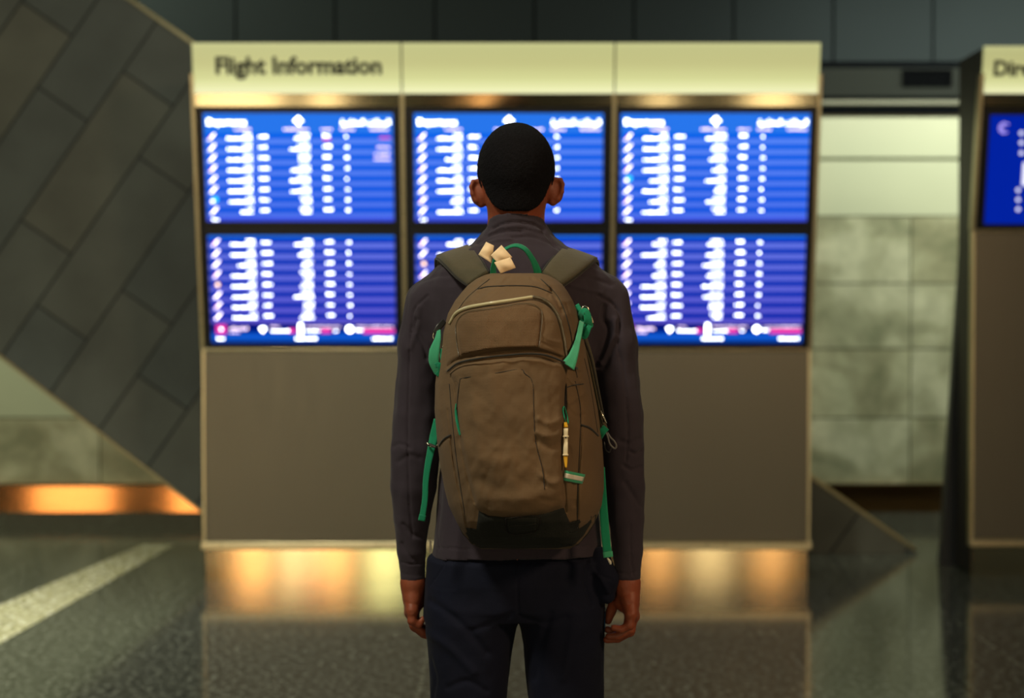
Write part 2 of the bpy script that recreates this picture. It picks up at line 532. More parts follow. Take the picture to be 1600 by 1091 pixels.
# black ventilation grille in the lower bulkhead panel
D = YB - 0.085
x0, x1 = xpx(1408, D), xpx(1484, D)
z0, z1 = zpx(135, D), zpx(109, D)
vg = mk('air_vent', *merge([boxv(x0, x1, D - 0.02, D + 0.01, z0, z0 + 0.012), boxv(x0, x1, D - 0.02, D + 0.01, z1 - 0.012, z1),
                            boxv(x0, x0 + 0.012, D - 0.02, D + 0.01, z0, z1), boxv(x1 - 0.012, x1, D - 0.02, D + 0.01, z0, z1)]), M['vent'], loc=(0, 0, 0), smooth=False)
setp(vg, 'small black rectangular air vent set in the dark band above the pale stone wall', 'air vent')
sl = []
for k in range(9):
    xx = x0 + 0.012 + (k + 0.5) * (x1 - x0 - 0.024) / 9
    sl.append(boxv(xx - 0.006, xx + 0.006, D - 0.012, D + 0.008, z0 + 0.01, z1 - 0.01))
mk('vent_slats', *merge(sl), M['vent'], parent=vg, smooth=False)
mk('vent_backing', *boxv(x0 + .01, x1 - .01, D + 0.002, D + 0.01, z0 + .01, z1 - .01), M['vent'], parent=vg, smooth=False)

# huge diagonal slab clad in dark stone tiles
def S(px, py): p = P(px, py, YS); return (p[0], p[2])
up0, up1 = S(200, 0), S(1436, 866)
lo0, lo1 = S(0, 554), S(320, 800)
du = (up1[0] - up0[0], up1[1] - up0[1])
dl = (lo1[0] - lo0[0], lo1[1] - lo0[1])
tip = (up1[0] - du[0] * up1[1] / du[1], 0.0)
foot = (lo1[0] - dl[0] * lo1[1] / dl[1], 0.0)
upt = (up1[0] - du[0] * 1.75, up1[1] - du[1] * 1.75)
lot = (lo1[0] - dl[0] * 7.2, lo1[1] - dl[1] * 7.2)
# joints: long joints run at slope seen in the photo
scl = F / YS
ang_long = math.atan2(0.82, 0.57)              # direction of long joints (up-right) in the X-Z plane
pA = S(303, 289)
jx, jz = pA
# brick x axis along the long joints -> rotate coords by -ang ; rows across
ca, sa = math.cos(-ang_long), math.sin(-ang_long)
row = 95.5 / scl
M['slab'] = slate('dark_stone_tiles', -ang_long, (0, 0, 0), 281 / scl, row, 0.34, srgb(84, 95, 95), srgb(102, 106, 96), srgb(44, 50, 50), 0.008)
ry = sa * jx + ca * jz                          # rotated y of line A
kx, kz = S(216, 243)
rx = ca * kx - sa * kz
mpn = [n for n in M['slab'].node_tree.nodes if n.type == 'MAPPING'][0]
mpn.inputs['Location'].default_value = (-rx - 94 / scl + 281 / scl * 20, -ry + row * 20, 0)
poly = [foot, tip, upt, lot]
v, f = prism(poly, YS, YS + 0.35)
slab = setp(mk('wall_diagonal', v, f, M['slab'], smooth=False), kind='structure')
fix_normals(slab)
# pale metal edge strips of the slab
M['edge'] = simple('slab_edge_metal', srgb(150, 145, 112), 0.35, 0.7)
def strip(a, b, w, name, side):
    dx, dz = b[0] - a[0], b[1] - a[1]
    L = math.hypot(dx, dz); nx, nz = -dz / L * side * w, dx / L * side * w
    v, f = prism([a, b, (b[0] + nx, b[1] + nz), (a[0] + nx, a[1] + nz)], YS - 0.012, YS + 0.35)
    return fix_normals(mk(name, v, f, M['edge'], parent=slab, smooth=False))
strip(upt, (tip[0] - 0.02, tip[1] + 0.012), 0.022, 'edge_strip', 1)
strip(lot, (foot[0], foot[1]), 0.014, 'edge_strip', -1)

# leaning dark pier behind the second sign
M['pier'] = simple('dark_pier_metal', srgb(34, 38, 42), 0.4, 0.2, var=0.05)
YP = 8.59
e0, e1 = P(1521, 120, YP), P(1470, 886, YP)
sl_ = (e0[0] - e1[0]) / (e0[2] - e1[2])
zt = zpx(128, YP)
b0_ = e1[0] - sl_ * e1[2]
poly = [(b0_, 0), (b0_ + 1.3, 0), (b0_ + 1.3 + sl_ * zt, zt), (b0_ + sl_ * zt, zt)]
v, f = prism(poly, YP, YP + 0.07)
fix_normals(setp(mk('wall_right_pier', v, f, M['pier'], smooth=False), kind='structure'))

# ================================================================== SIGN KIOSKS
LEAN = R(9.8)
TL, CL, SL = math.tan(LEAN), math.cos(LEAN), math.sin(LEAN)

def kiosk_frame(yk, kink_py):
    zk = zpx(kink_py, yk)
    def uv(px, py):
        cx = (px - 800.0) / F; cy = (545.5 - py) / F
        dy = CP + cy * SP; dz = -SP + cy * CP
        # y + (z - zk)*TL = yk
        t = (yk - (CH - zk) * TL) / (dy + dz * TL)
        z = CH + dz * t
        return cx * t, (z - zk) / CL
    def pt(u, v, off=0.0):      # off > 0 towards the viewer
        return (u, yk - v * SL - off * CL, zk + v * CL - off * SL)
    return zk, uv, pt

def pbox(pt, u0, u1, v0, v1, o0, o1):
    """box lying on the leaning plane between offsets o0 (back) and o1 (front)"""
    c = [pt(u0, v0, o1), pt(u1, v0, o1), pt(u1, v0, o0), pt(u0, v0, o0), pt(u0, v1, o1), pt(u1, v1, o1), pt(u1, v1, o0), pt(u0, v1, o0)]
    return c, [(3, 2, 1, 0), (4, 5, 6, 7), (0, 1, 5, 4), (1, 2, 6, 5), (2, 3, 7, 6), (3, 0, 4, 7)]

def pframe(pt, u0, u1, v0, v1, w, o0, o1):
    return merge([pbox(pt, u0, u1, v0, v0 + w, o0, o1), pbox(pt, u0, u1, v1 - w, v1, o0, o1),
                  pbox(pt, u0, u0 + w, v0 + w, v1 - w, o0, o1), pbox(pt, u1 - w, u1, v0 + w, v1 - w, o0, o1)])

# ---- screen pictures
def picture_mat(name, top, bot, sa_, sb_, y0, y1, strength, footer=None):
    """striped table picture shown by the display (emission)"""
    m = bpy.data.materials.new(name); m.use_nodes = True
    nt = m.node_tree; nt.nodes.clear()
    o = N(nt, 'ShaderNodeOutputMaterial'); e = N(nt, 'ShaderNodeEmission'); e.inputs[1].default_value = strength
    tc = N(nt, 'ShaderNodeTexCoord'); sp = N(nt, 'ShaderNodeSeparateXYZ')
    nt.links.new(tc.outputs['UV'], sp.inputs[0])
    # v: 0 bottom .. 1 top ; stripes between y0 and y1 (16 half rows)
    mr = N(nt, 'ShaderNodeMapRange', clamp=False)
    mr.inputs['From Min'].default_value = y1; mr.inputs['From Max'].default_value = y0
    mr.inputs['To Min'].default_value = 0; mr.inputs['To Max'].default_value = 8
    nt.links.new(sp.outputs['Y'], mr.inputs['Value'])
    fr = N(nt, 'ShaderNodeMath', operation='FRACT'); nt.links.new(mr.outputs[0], fr.inputs[0])
    gt = N(nt, 'ShaderNodeMath', operation='GREATER_THAN'); gt.inputs[1].default_value = 0.5
    nt.links.new(fr.outputs[0], gt.inputs[0])
    mixs = N(nt, 'ShaderNodeMix', data_type='RGBA'); mixs.inputs['A'].default_value = sa_; mixs.inputs['B'].default_value = sb_
    nt.links.new(gt.outputs[0], mixs.inputs['Factor'])
    # vertical tint of the whole picture
    cr = N(nt, 'ShaderNodeValToRGB'); cr.color_ramp.elements[0].color = bot; cr.color_ramp.elements[1].color = top
    nt.links.new(sp.outputs['Y'], cr.inputs['Fac'])
    mu = N(nt, 'ShaderNodeMix', data_type='RGBA', blend_type='MULTIPLY'); mu.inputs['Factor'].default_value = 1
    nt.links.new(mixs.outputs['Result'], mu.inputs['A']); nt.links.new(cr.outputs['Color'], mu.inputs['B'])
    # header / footer areas
    a1_ = N(nt, 'ShaderNodeMath', operation='GREATER_THAN'); a1_.inputs[1].default_value = y1; nt.links.new(sp.outputs['Y'], a1_.inputs[0])
    hd = N(nt, 'ShaderNodeMix', data_type='RGBA'); hd.inputs['B'].default_value = srgb(40, 118, 236)
    nt.links.new(a1_.outputs[0], hd.inputs['Factor']); nt.links.new(mu.outputs['Result'], hd.inputs['A'])
    a2_ = N(nt, 'ShaderNodeMath', operation='LESS_THAN'); a2_.inputs[1].default_value = y0; nt.links.new(sp.outputs['Y'], a2_.inputs[0])
    ft = N(nt, 'ShaderNodeMix', data_type='RGBA')
    nt.links.new(a2_.outputs[0], ft.inputs['Factor']); nt.links.new(hd.outputs['Result'], ft.inputs['A'])
    if footer:
        fc = N(nt, 'ShaderNodeValToRGB'); ee = fc.color_ramp.elements
        ee[0].position = 0.0; ee[0].color = srgb(0, 30, 110)
        ee[1].position = y0; ee[1].color = srgb(0, 12, 110)
        k = ee.new(0.12 * 0.55); k.color = srgb(20, 96, 220)
        k = ee.new(0.12); k.color = srgb(0, 26, 130)
        nt.links.new(sp.outputs['Y'], fc.inputs['Fac']); nt.links.new(fc.outputs['Color'], ft.inputs['B'])
    else:
        ft.inputs['B'].default_value = srgb(60, 80, 225)
    nt.links.new(ft.outputs['Result'], e.inputs[0]); nt.links.new(e.outputs[0], o.inputs[0])
    return m

M['pic_up'] = picture_mat('departure_table_picture', (1.0, 1.0, 1.0, 1), (0.7, 0.62, 0.86, 1), srgb(0, 100, 236), srgb(92, 140, 250), 0.035, 0.815, 1.0)
M['pic_lo'] = picture_mat('departure_table_picture_lower', (1.0, 1.0, 1.0, 1), (0.75, 0.35, 0.72, 1), srgb(0, 58, 190), srgb(100, 118, 228), 0.185, 0.98, 1.0, footer=True)
M['txt'] = emit('display_white', (0.94, 1.0, 1.0, 1), 7.5)
M['txt_pink'] = emit('display_pale_pink', (1.0, 0.78, 0.97, 1), 2.6)
M['logo_w'] = emit('airline_logo_white', (1.0, 0.9, 0.97, 1), 4.5)
M['pink'] = emit('display_magenta', srgb(240, 60, 160), 1.3)
M['cyan'] = emit('display_cyan', srgb(40, 190, 250), 2.0)
M['gold'] = emit('display_gold', srgb(255, 190, 70), 2.0)

def text_mesh(s, size, bold=0.0, align='LEFT'):
    """built-in font -> list of verts (x,y) and faces"""
    cu = bpy.data.curves.new('tmp', 'FONT')
    cu.body = s; cu.size = size; cu.align_x = align; cu.offset = bold; cu.resolution_u = 3
    ob = bpy.data.objects.new('tmp', cu); COL.objects.link(ob)
    dg = bpy.context.evaluated_depsgraph_get(); dg.update()
    me = bpy.data.meshes.new_from_object(ob.evaluated_get(dg))
    v = [tuple(p.co[:2]) for p in me.vertices]
    f = [tuple(p.vertices) for p in me.polygons]
    bpy.data.objects.remove(ob); bpy.data.curves.remove(cu); bpy.data.meshes.remove(me)
    return v, f

def place_text(pt, s, u0, u1, v0, off, bold=0.0, height=None, thick=0.0):
    v, f = text_mesh(s, 1.0, bold)
    if not v: return [], []
    xs = [p[0] for p in v]; mn, mx = min(xs), max(xs)
    k = (u1 - u0) / (mx - mn)
    kh = k if height is None else height
    base = [pt(u0 + (x - mn) * k, v0 + y * kh, off + thick) for x, y in v]
    if not thick:
        return base, f
    back = [pt(u0 + (x - mn) * k, v0 + y * kh, off) for x, y in v]
    n = len(base)
    cnt = {}
    for q in f:
        for i in range(len(q)):
            a, b = q[i], q[(i + 1) % len(q)]
            cnt[(a, b)] = 1
    fs = list(f)
    for (a, b) in list(cnt):
        if (b, a) not in cnt:
            fs.append((a, b, b + n, a + n)[::-1])
    return base + back, fs

rng = random.Random(11)
def scribble(pt, u0, u1, v0, h, off=0.004):
    """a line of tiny unreadable characters"""
    out = []
    x = u0
    while x < u1 - 0.004:
        wch = rng.choice((0.006, 0.008, 0.010))
        hh = 1.12 * h * rng.choice((1.0, 0.75, 0.75, 1.15))
        out.append(quad(pt, x, min(x + wch, u1), v0, v0 + hh, off))
        x += wch + 0.0035
    return out

def quad(pt, u0, u1, v0, v1, off, shear=0.0):
    return [pt(u0, v0, off), pt(u1, v0, off), pt(u1 + shear, v1, off), pt(u0 + shear, v1, off)], [(0, 1, 2, 3)]

def disc(pt, u, v, r, off, n=14, r2=None):
    return [pt(u + r * math.cos(6.2832 * k / n), v + (r2 or r) * math.sin(6.2832 * k / n), off) for k in range(n)], [tuple(range(n))]

AR = '\ufe93\ufead\ufea9\ufe8e\ufed0\ufee4\ufedf\ufe8d \ufe95\ufe8e\ufee0\ufea3\ufeae\ufedf\ufe8d'

def make_display(root, pt, u0, u1, v0, v1, upper, idx):
    """one monitor of the wall: bezel > picture, lettering, airline logos"""
    bz = 0.026
    fr = mk('display', *pframe(pt, u0 - bz, u1 + bz, v0 - bz, v1 + bz, bz, -0.03, 0.004), M['bezel'], parent=root, smooth=False)
    W, Hh = u1 - u0, v1 - v0
    pic = mk('picture', [pt(u0, v0, 0), pt(u1, v0, 0), pt(u1, v1, 0), pt(u0, v1, 0)], [(0, 1, 2, 3)], M['pic_up'] if upper else M['pic_lo'], parent=fr, smooth=False)
    uvl = pic.data.uv_layers.new(name='UVMap')
    for li, uvc in zip(range(4), ((0, 0), (1, 0), (1, 1), (0, 1))):
        uvl.data[li].uv = uvc
    kx, ky = W / 293.0, Hh / 170.0
    X = lambda px: u0 + px * kx          # px counted from the left edge of the picture
    Y = lambda py: v1 - py * ky          # py counted from the top edge
    txt, tpk, logo, cy, pk, gd = [], [], [], [], [], []
    y0r = 36.5 if upper else 11.0
    for r in range(8):
        yc = y0r + r * (16.6 if upper else 16.45)
        # airline mark
        special = (upper and ((idx == 0 and r == 6) or (idx == 2 and r == 4)), (not upper) and ((idx == 0 and r == 4) or (idx == 1 and r == 2)))
        if special[0]:
            cy.append(disc(pt, X(14), Y(yc - 1), 0.016, 0.003, r2=0.014)); logo.append(disc(pt, X(10), Y(yc + 2), 0.008, 0.004))
        elif special[1]:
            gd.append(disc(pt, X(13), Y(yc), 0.012, 0.003)); logo.append(disc(pt, X(13), Y(yc), 0.005, 0.004))
        else:
            logo.append(quad(pt, X(6.0), X(9.5), Y(yc + 5.5), Y(yc - 5), 0.003, shear=0.030))
            if (r * 7 + idx * 3) % 3 == 0:
                pk.append(quad(pt, X(7), X(9), Y(yc + 4), Y(yc - 2), 0.0035, shear=0.012))
        # name column
        e0 = 36 if rng.random() < .75 else 46 + rng.random() * 12
        a0_ = 62 + rng.random() * 4 - 2
        txt += scribble(pt, X(e0), X(74), Y(yc + 4), 0.0075)
        txt += scribble(pt, X(a0_), X(74), Y(yc - 2), 0.0065)
        txt += scribble(pt, X(85), X(98 + rng.random() * 3), Y(yc + 1), 0.0085)
        e1 = 132 + rng.random() * 20
        txt += scribble(pt, X(e1), X(164), Y(yc + 4), 0.0075)
        txt += scribble(pt, X(152 - rng.random() * 8), X(164), Y(yc - 2), 0.0065)
        if not (upper and idx == 1 and r < 1):
            txt += scribble(pt, X(185), X(197), Y(yc + 0), 0.009)
        txt += scribble(pt, X(219), X(224), Y(yc + 1), 0.009)
    if upper:
        for (word, xa, xb) in (('Departures', 6, 66), (AR, 213, 289)):
            vv_, ff_ = place_text(pt, word, X(xa), X(xb), Y(18), 0.004, bold=0.012)
            txt.append((vv_, ff_))
        # plane symbol in a round badge
        txt.append(disc(pt, X(147), Y(11), 0.015, 0.004))
        txt.append(quad(pt, X(140), X(154), Y(13), Y(10), 0.0045))
        txt.append(quad(pt, X(146), X(149), Y(19), Y(5), 0.0045))
        for (a, b) in ((48, 74), (124, 164), (182, 200), (212, 234), (258, 288)):
            tpk += scribble(pt, X(a), X(b), Y(26.5), 0.009)
        if idx == 0:
            pk += scribble(pt, X(272), X(289), Y(40), 0.011); pk.append(quad(pt, X(184), X(196), Y(42), Y(38), 0.003))
            for yy, xx in ((54, 268), (65, 264), (73, 264)):
                tpk += scribble(pt, X(xx), X(289), Y(yy), 0.008)
        foot_x = 12
        txt += scribble(pt, X(9), X(19), Y(168.5), 0.007)
    else:
        yb = 147
        pk.append(quad(pt, X(8), X(24), Y(yb + 8), Y(yb - 7), 0.003))
        txt.append(disc(pt, X(16), Y(yb), 0.006, 0.004))
        tpk += scribble(pt, X(30), X(58), Y(yb + 1), 0.012); tpk += scribble(pt, X(30), X(46), Y(yb + 6), 0.006)
        # wireless symbol: a fan
        fan = [pt(X(82), Y(yb + 6), 0.004)] + [pt(X(82) + 0.026 * math.sin(t), Y(yb + 5) + 0.030 * math.cos(t), 0.004) for t in np.linspace(-0.75, 0.75, 9)]
        txt.append((fan, [tuple(range(len(fan)))]))
        tpk += scribble(pt, X(95), X(110), Y(yb - 3), 0.006)
        txt += scribble(pt, X(95), X(124), Y(yb + 4), 0.008)
        pk.append(quad(pt, X(124), X(134), Y(yb + 6), Y(yb - 1), 0.003))
        txt.append(quad(pt, X(139), X(145), Y(yb + 9), Y(yb - 9), 0.004))
        tpk += scribble(pt, X(150), X(205), Y(yb - 3), 0.006); txt += scribble(pt, X(150), X(174), Y(yb + 4), 0.007)
        pk.append(quad(pt, X(174), X(190), Y(yb + 6), Y(yb - 1), 0.003))
        txt += scribble(pt, X(195), X(201), Y(yb + 4), 0.008)
        txt.append(disc(pt, X(220), Y(yb), 0.018, 0.004))
        txt += scribble(pt, X(230), X(240), Y(yb + 3), 0.009)
        tpk += scribble(pt, X(232), X(290), Y(yb - 3), 0.006)
        pk.append(quad(pt, X(241), X(291), Y(yb + 6.5), Y(yb - 0.5), 0.003))
        txt += scribble(pt, X(9), X(22), Y(yb + 16.5), 0.009)
        txt += scribble(pt, X(134), X(168), Y(yb + 16.5), 0.009)
        txt += scribble(pt, X(256), X(287), Y(yb + 16.5), 0.009)
    for nm, lst, mt in (('display_lettering', txt, 'txt'), ('display_captions', tpk, 'txt_pink'), ('airline_logos', logo, 'logo_w'),
                        ('display_pink_marks', pk, 'pink'), ('cyan_airline_logo', cy, 'cyan'), ('yellow_airline_logo', gd, 'gold')):
        if lst:
            vv_, ff_ = merge(lst)
            mk(nm, vv_, ff_, M[mt], parent=fr, smooth=False)
    return fr

# header glass: back-lit from a tube along its lower edge
def header_mat():
    m, nt, b = new_mat('backlit_header_glass')
    b.inputs['Base Color'].default_value = srgb(170, 172, 130)
    b.inputs['Roughness'].default_value = 0.25
    tc = N(nt, 'ShaderNodeTexCoord'); sp = N(nt, 'ShaderNodeSeparateXYZ'); nt.links.new(tc.outputs['UV'], sp.inputs[0])
    cr = N(nt, 'ShaderNodeValToRGB'); e = cr.color_ramp.elements
    e[0].position = 0.0; e[0].color = srgb(255, 255, 205)
    e[1].position = 1.0; e[1].color = srgb(196, 198, 142)
    for p, c in ((0.12, srgb(236, 240, 182)), (0.3, srgb(210, 214, 150)), (0.6, srgb(186, 186, 128)), (0.88, srgb(182, 184, 128))):
        k = e.new(p); k.color = c
    nt.links.new(sp.outputs['Y'], cr.inputs['Fac']); nt.links.new(cr.outputs['Color'], b.inputs['Emission Color'])
    b.inputs['Emission Strength'].default_value = 0.80
    return m
M['header'] = header_mat()

def uv_quad(o):
    """UV 0..1 over width/height for a front box made by pbox"""
    uvl = o.data.uv_layers.new(name='UVMap')
    for p in o.data.polygons:
        for li in p.loop_indices:
            vi = o.data.loops[li].vertex_index
            uvl.data[li].uv = (1.0 if vi in (1, 2, 5, 6) else 0.0, 1.0 if vi >= 4 else 0.0)

def make_kiosk(yk, name, label, ul, ur, bays, screens, base_py, kink_py, ledge_py, title, title_px, top_py=67, depth=0.42):
    zk, uv, pt = kiosk_frame(yk, kink_py)
    root = empty(name, ((ul + ur) / 2, yk + 0.2, 0))
    setp(root, label, 'information sign')
    vt = uv(800, top_py)[1]
    v_strip1 = uv(800, 146)[1]; v_strip0 = uv(800, 166)[1]
    zl0, zl1 = zpx(ledge_py + 12, yk), zpx(ledge_py, yk)
    # cabinet shell behind the face (leans forward above the kink)
    yb = yk + depth
    prof = [(yk + 0.012, zl1), (yk + 0.012, zk)] + [(yk + 0.012 - vt * SL, zk + vt * CL - 0.01), (yb, zk + vt * CL - 0.01), (yb, 0.0), (yk + 0.03, 0.0), (yk + .03, zl1)]
    prof = [(yk + 0.012, 0.02), (yk + 0.012, zk), (yk + 0.03 - vt * SL, zk + vt * CL - 0.006), (yb, zk + vt * CL - 0.006), (yb, 0.02)]
    n = len(prof)
    v = [(ul + 0.006, y, z) for y, z in prof] + [(ur - 0.006, y, z) for y, z in prof]
    f = [tuple(range(n)), tuple(range(2 * n - 1, n - 1, -1))] + [((i + 1) % n, i, i + n, (i + 1) % n + n) for i in range(n)]
    fix_normals(mk('cabinet', v, f, M['dark_metal'], parent=root, smooth=False))
    # lower brushed panel
    bevel(mk('front_panel', *boxv(ul + 0.012, ur - 0.012, yk - 0.004, yk + 0.014, zl1, zk - 0.006), M['steel'], parent=root, smooth=False), 0.003)
    bevel(mk('panel_top_rail', *pbox(pt, ul + 0.004, ur - 0.004, -0.004, 0.010, -0.02, 0.010), M['trimsteel'], parent=root, smooth=False), 0.002)
    # edge trims
    for s, u in ((-1, ul), (1, ur)):
        a, b = (u, u + 0.014) if s < 0 else (u - 0.014, u)
        bevel(mk('edge_trim', *boxv(a, b, yk - 0.012, yk + 0.05, zl1, zk), M['trimsteel'], parent=root, smooth=False), 0.002)
        vtop = uv(800, 115)[1]
        bevel(mk('edge_trim', *pbox(pt, a - (0.006 if s < 0 else 0), b + (0.006 if s > 0 else 0), 0.0, vtop, -0.05, 0.014), M['trimsteel'], parent=root, smooth=False), 0.002)
    # ledge and plinth
    bevel(mk('ledge', *boxv(ul - 0.008, ur + 0.008, yk - 0.035, yk + 0.03, zl0, zl1), M['trimsteel'], parent=root, smooth=False), 0.006)
    mk('plinth', *boxv(ul + 0.012, ur - 0.012, yk + 0.002, yk + 0.02, 0, zl0), M['polish'], parent=root, smooth=False)
    # header panels, reflective strips, mullions
    edges = [ul + 0.006] + bays + [ur - 0.006]
    for i in range(len(edges) - 1):
        a, b = edges[i] + 0.004, edges[i + 1] - 0.004
        hp = mk('header_panel', *pbox(pt, a, b, v_strip1, vt, -0.02, 0.012), M['header'], parent=root, smooth=False)
        uv_quad(hp)
        if i == 0 and title:
            x0_ = uv(title_px[0], title_px[2])[0]; x1_ = uv(title_px[1], title_px[2])[0]; vb = uv(800, title_px[2])[1]
            tv, tf = place_text(pt, title, x0_, x1_, vb, 0.0122, bold=0.035, thick=0.004)
            mk('header_lettering', tv, tf, M['letter'], parent=hp, smooth=False)
        mk('reflective_strip', *pbox(pt, a, b, v_strip0, v_strip1 - 0.002, -0.02, 0.006), M['polish'], parent=root, smooth=False)
    for u in bays:
        bevel(mk('mullion', *pbox(pt, u - 0.011, u + 0.011, 0.008, v_strip1, -0.02, 0.012), M['trimsteel'], parent=root, smooth=False), 0.002)
        mk('mullion', *pbox(pt, u - 0.006, u + 0.006, v_strip1, vt, -0.02, 0.010), M['dark_metal'], parent=root, smooth=False)
    return root, uv, pt

zk, uv, pt = kiosk_frame(YK, 547)
ul, ur = (316 - 800) / F * YK, (1266.5 - 800) / F * YK
bays = [sum(uv(630, y)[0] for y in (150, 500)) / 2 + 0.002, sum(uv(957, y)[0] for y in (150, 500)) / 2 + 0.002]
k1, uv, pt = make_kiosk(YK, 'flight_information_board', 'wide steel flight information board with six blue departure screens in front of the man', ul, ur, bays, None, 908, 547, 846,
                        'Flight Information', (338, 597, 115))
# black field the screens are set in
fb = uv(800, 545)[1]; ft_ = uv(800, 167.5)[1]
edges = [ul + 0.02] + bays + [ur - 0.02]
for i in range(3):
    mk('screen_recess', *pbox(pt, edges[i] + 0.010, edges[i + 1] - 0.010, fb + 0.012, ft_, -0.04, -0.004), M['bezel'], parent=k1, smooth=False)
sx = []
for (a, b, c, d) in ((320, 615, 327, 618), (647, 942, 650, 940), (970, 1261, 967, 1257)):
    ua = (uv(a, 260)[0] + uv(c, 450)[0]) / 2; ub = (uv(b, 260)[0] + uv(d, 450)[0]) / 2
    sx.append((ua, ub))
mid_w = sum(b - a for a, b in sx) / 3
vu0, vu1 = uv(800, 346)[1], uv(800, 177)[1]
vl0, vl1 = uv(800, 537)[1], uv(800, 368)[1]
for i, (ua, ub) in enumerate(sx):
    c = (ua + ub) / 2
    make_display(k1, pt, c - mid_w / 2, c + mid_w / 2, vu0, vu1, True, i)
    make_display(k1, pt, c - mid_w / 2, c + mid_w / 2, vl0, vl1, False, i)

# second sign at the right edge of the frame
YK2 = 8.30
zk2, uv2, pt2 = kiosk_frame(YK2, 361)
LEAN2 = LEAN
ul2 = (1518 - 800) / F * YK2
ur2 = ul2 + 1.2
k2, uv2, pt2 = make_kiosk(YK2, 'directory_sign', 'narrower steel directory sign cut off by the right edge of the frame', ul2, ur2, [], None, 900, 361, 842,
                          'Directory', (1551, 1682, 118), top_py=72, depth=0.28)
mk('screen_recess', *pbox(pt2, ul2 + 0.02, ur2 - 0.02, 0.014, uv2(1550, 170)[1], -0.04, -0.004), M['bezel'], parent=k2, smooth=False)
M['pic2'] = emit('directory_picture', srgb(2, 34, 160), 1.0)
u0, v1 = uv2(1548, 180); v0 = uv2(1548, 350)[1]
u1 = ur2 - 0.06
d2 = mk('display', *pframe(pt2, u0 - .03, u1 + .03, v0 - .02, v1 + .02, .02, -0.03, 0.004), M['bezel'], parent=k2, smooth=False)
mk('picture', [pt2(u0, v0, 0), pt2(u1, v0, 0), pt2(u1, v1, 0), pt2(u0, v1, 0)], [(0, 1, 2, 3)], M['pic2'], parent=d2, smooth=False)
M['soft'] = emit('display_soft_white', (0.85, 0.85, 1, 1), 1.2)
M['logo_purple'] = emit('display_lilac', srgb(190, 170, 250), 1.3)
mk_ = []
cu, cv = uv2(1569, 200)
for r_, a0_, a1_ in ((0.024, 0.6, 5.4), (0.014, 1.2, 5.0)):
    for t in np.linspace(a0_, a1_, 18)[:-1]:
        dt = (a1_ - a0_) / 17
        mk_.append(([pt2(cu + (r_ + w_) * math.cos(a), cv + (r_ + w_) * math.sin(a), 0.004) for (w_, a) in ((0, t), (0.006, t), (0.006, t + dt), (0, t + dt))], [(0, 1, 2, 3)]))
mk('airport_emblem', *merge(mk_), M['logo_purple'], parent=d2, smooth=False)
ic, it = [], []
for y in (208, 223, 239, 297, 312, 327):
    a, b = uv2(1595.5 - (y > 260) * 5, y)
    ic.append(disc(pt2, a, b, 0.012, 0.004, n=6)); it += scribble(pt2, a + 0.05, a + 0.32, b - 0.008, 0.012)
a, b = uv2(1597, 272)
ic.append(quad(pt2, a, a + 0.5, b - 0.062, b + 0.062, 0.004))
mk('direction_icons', *merge(ic), M['soft'], parent=d2, smooth=False)
mk('display_captions', *merge(it), M['soft'], parent=d2, smooth=False)
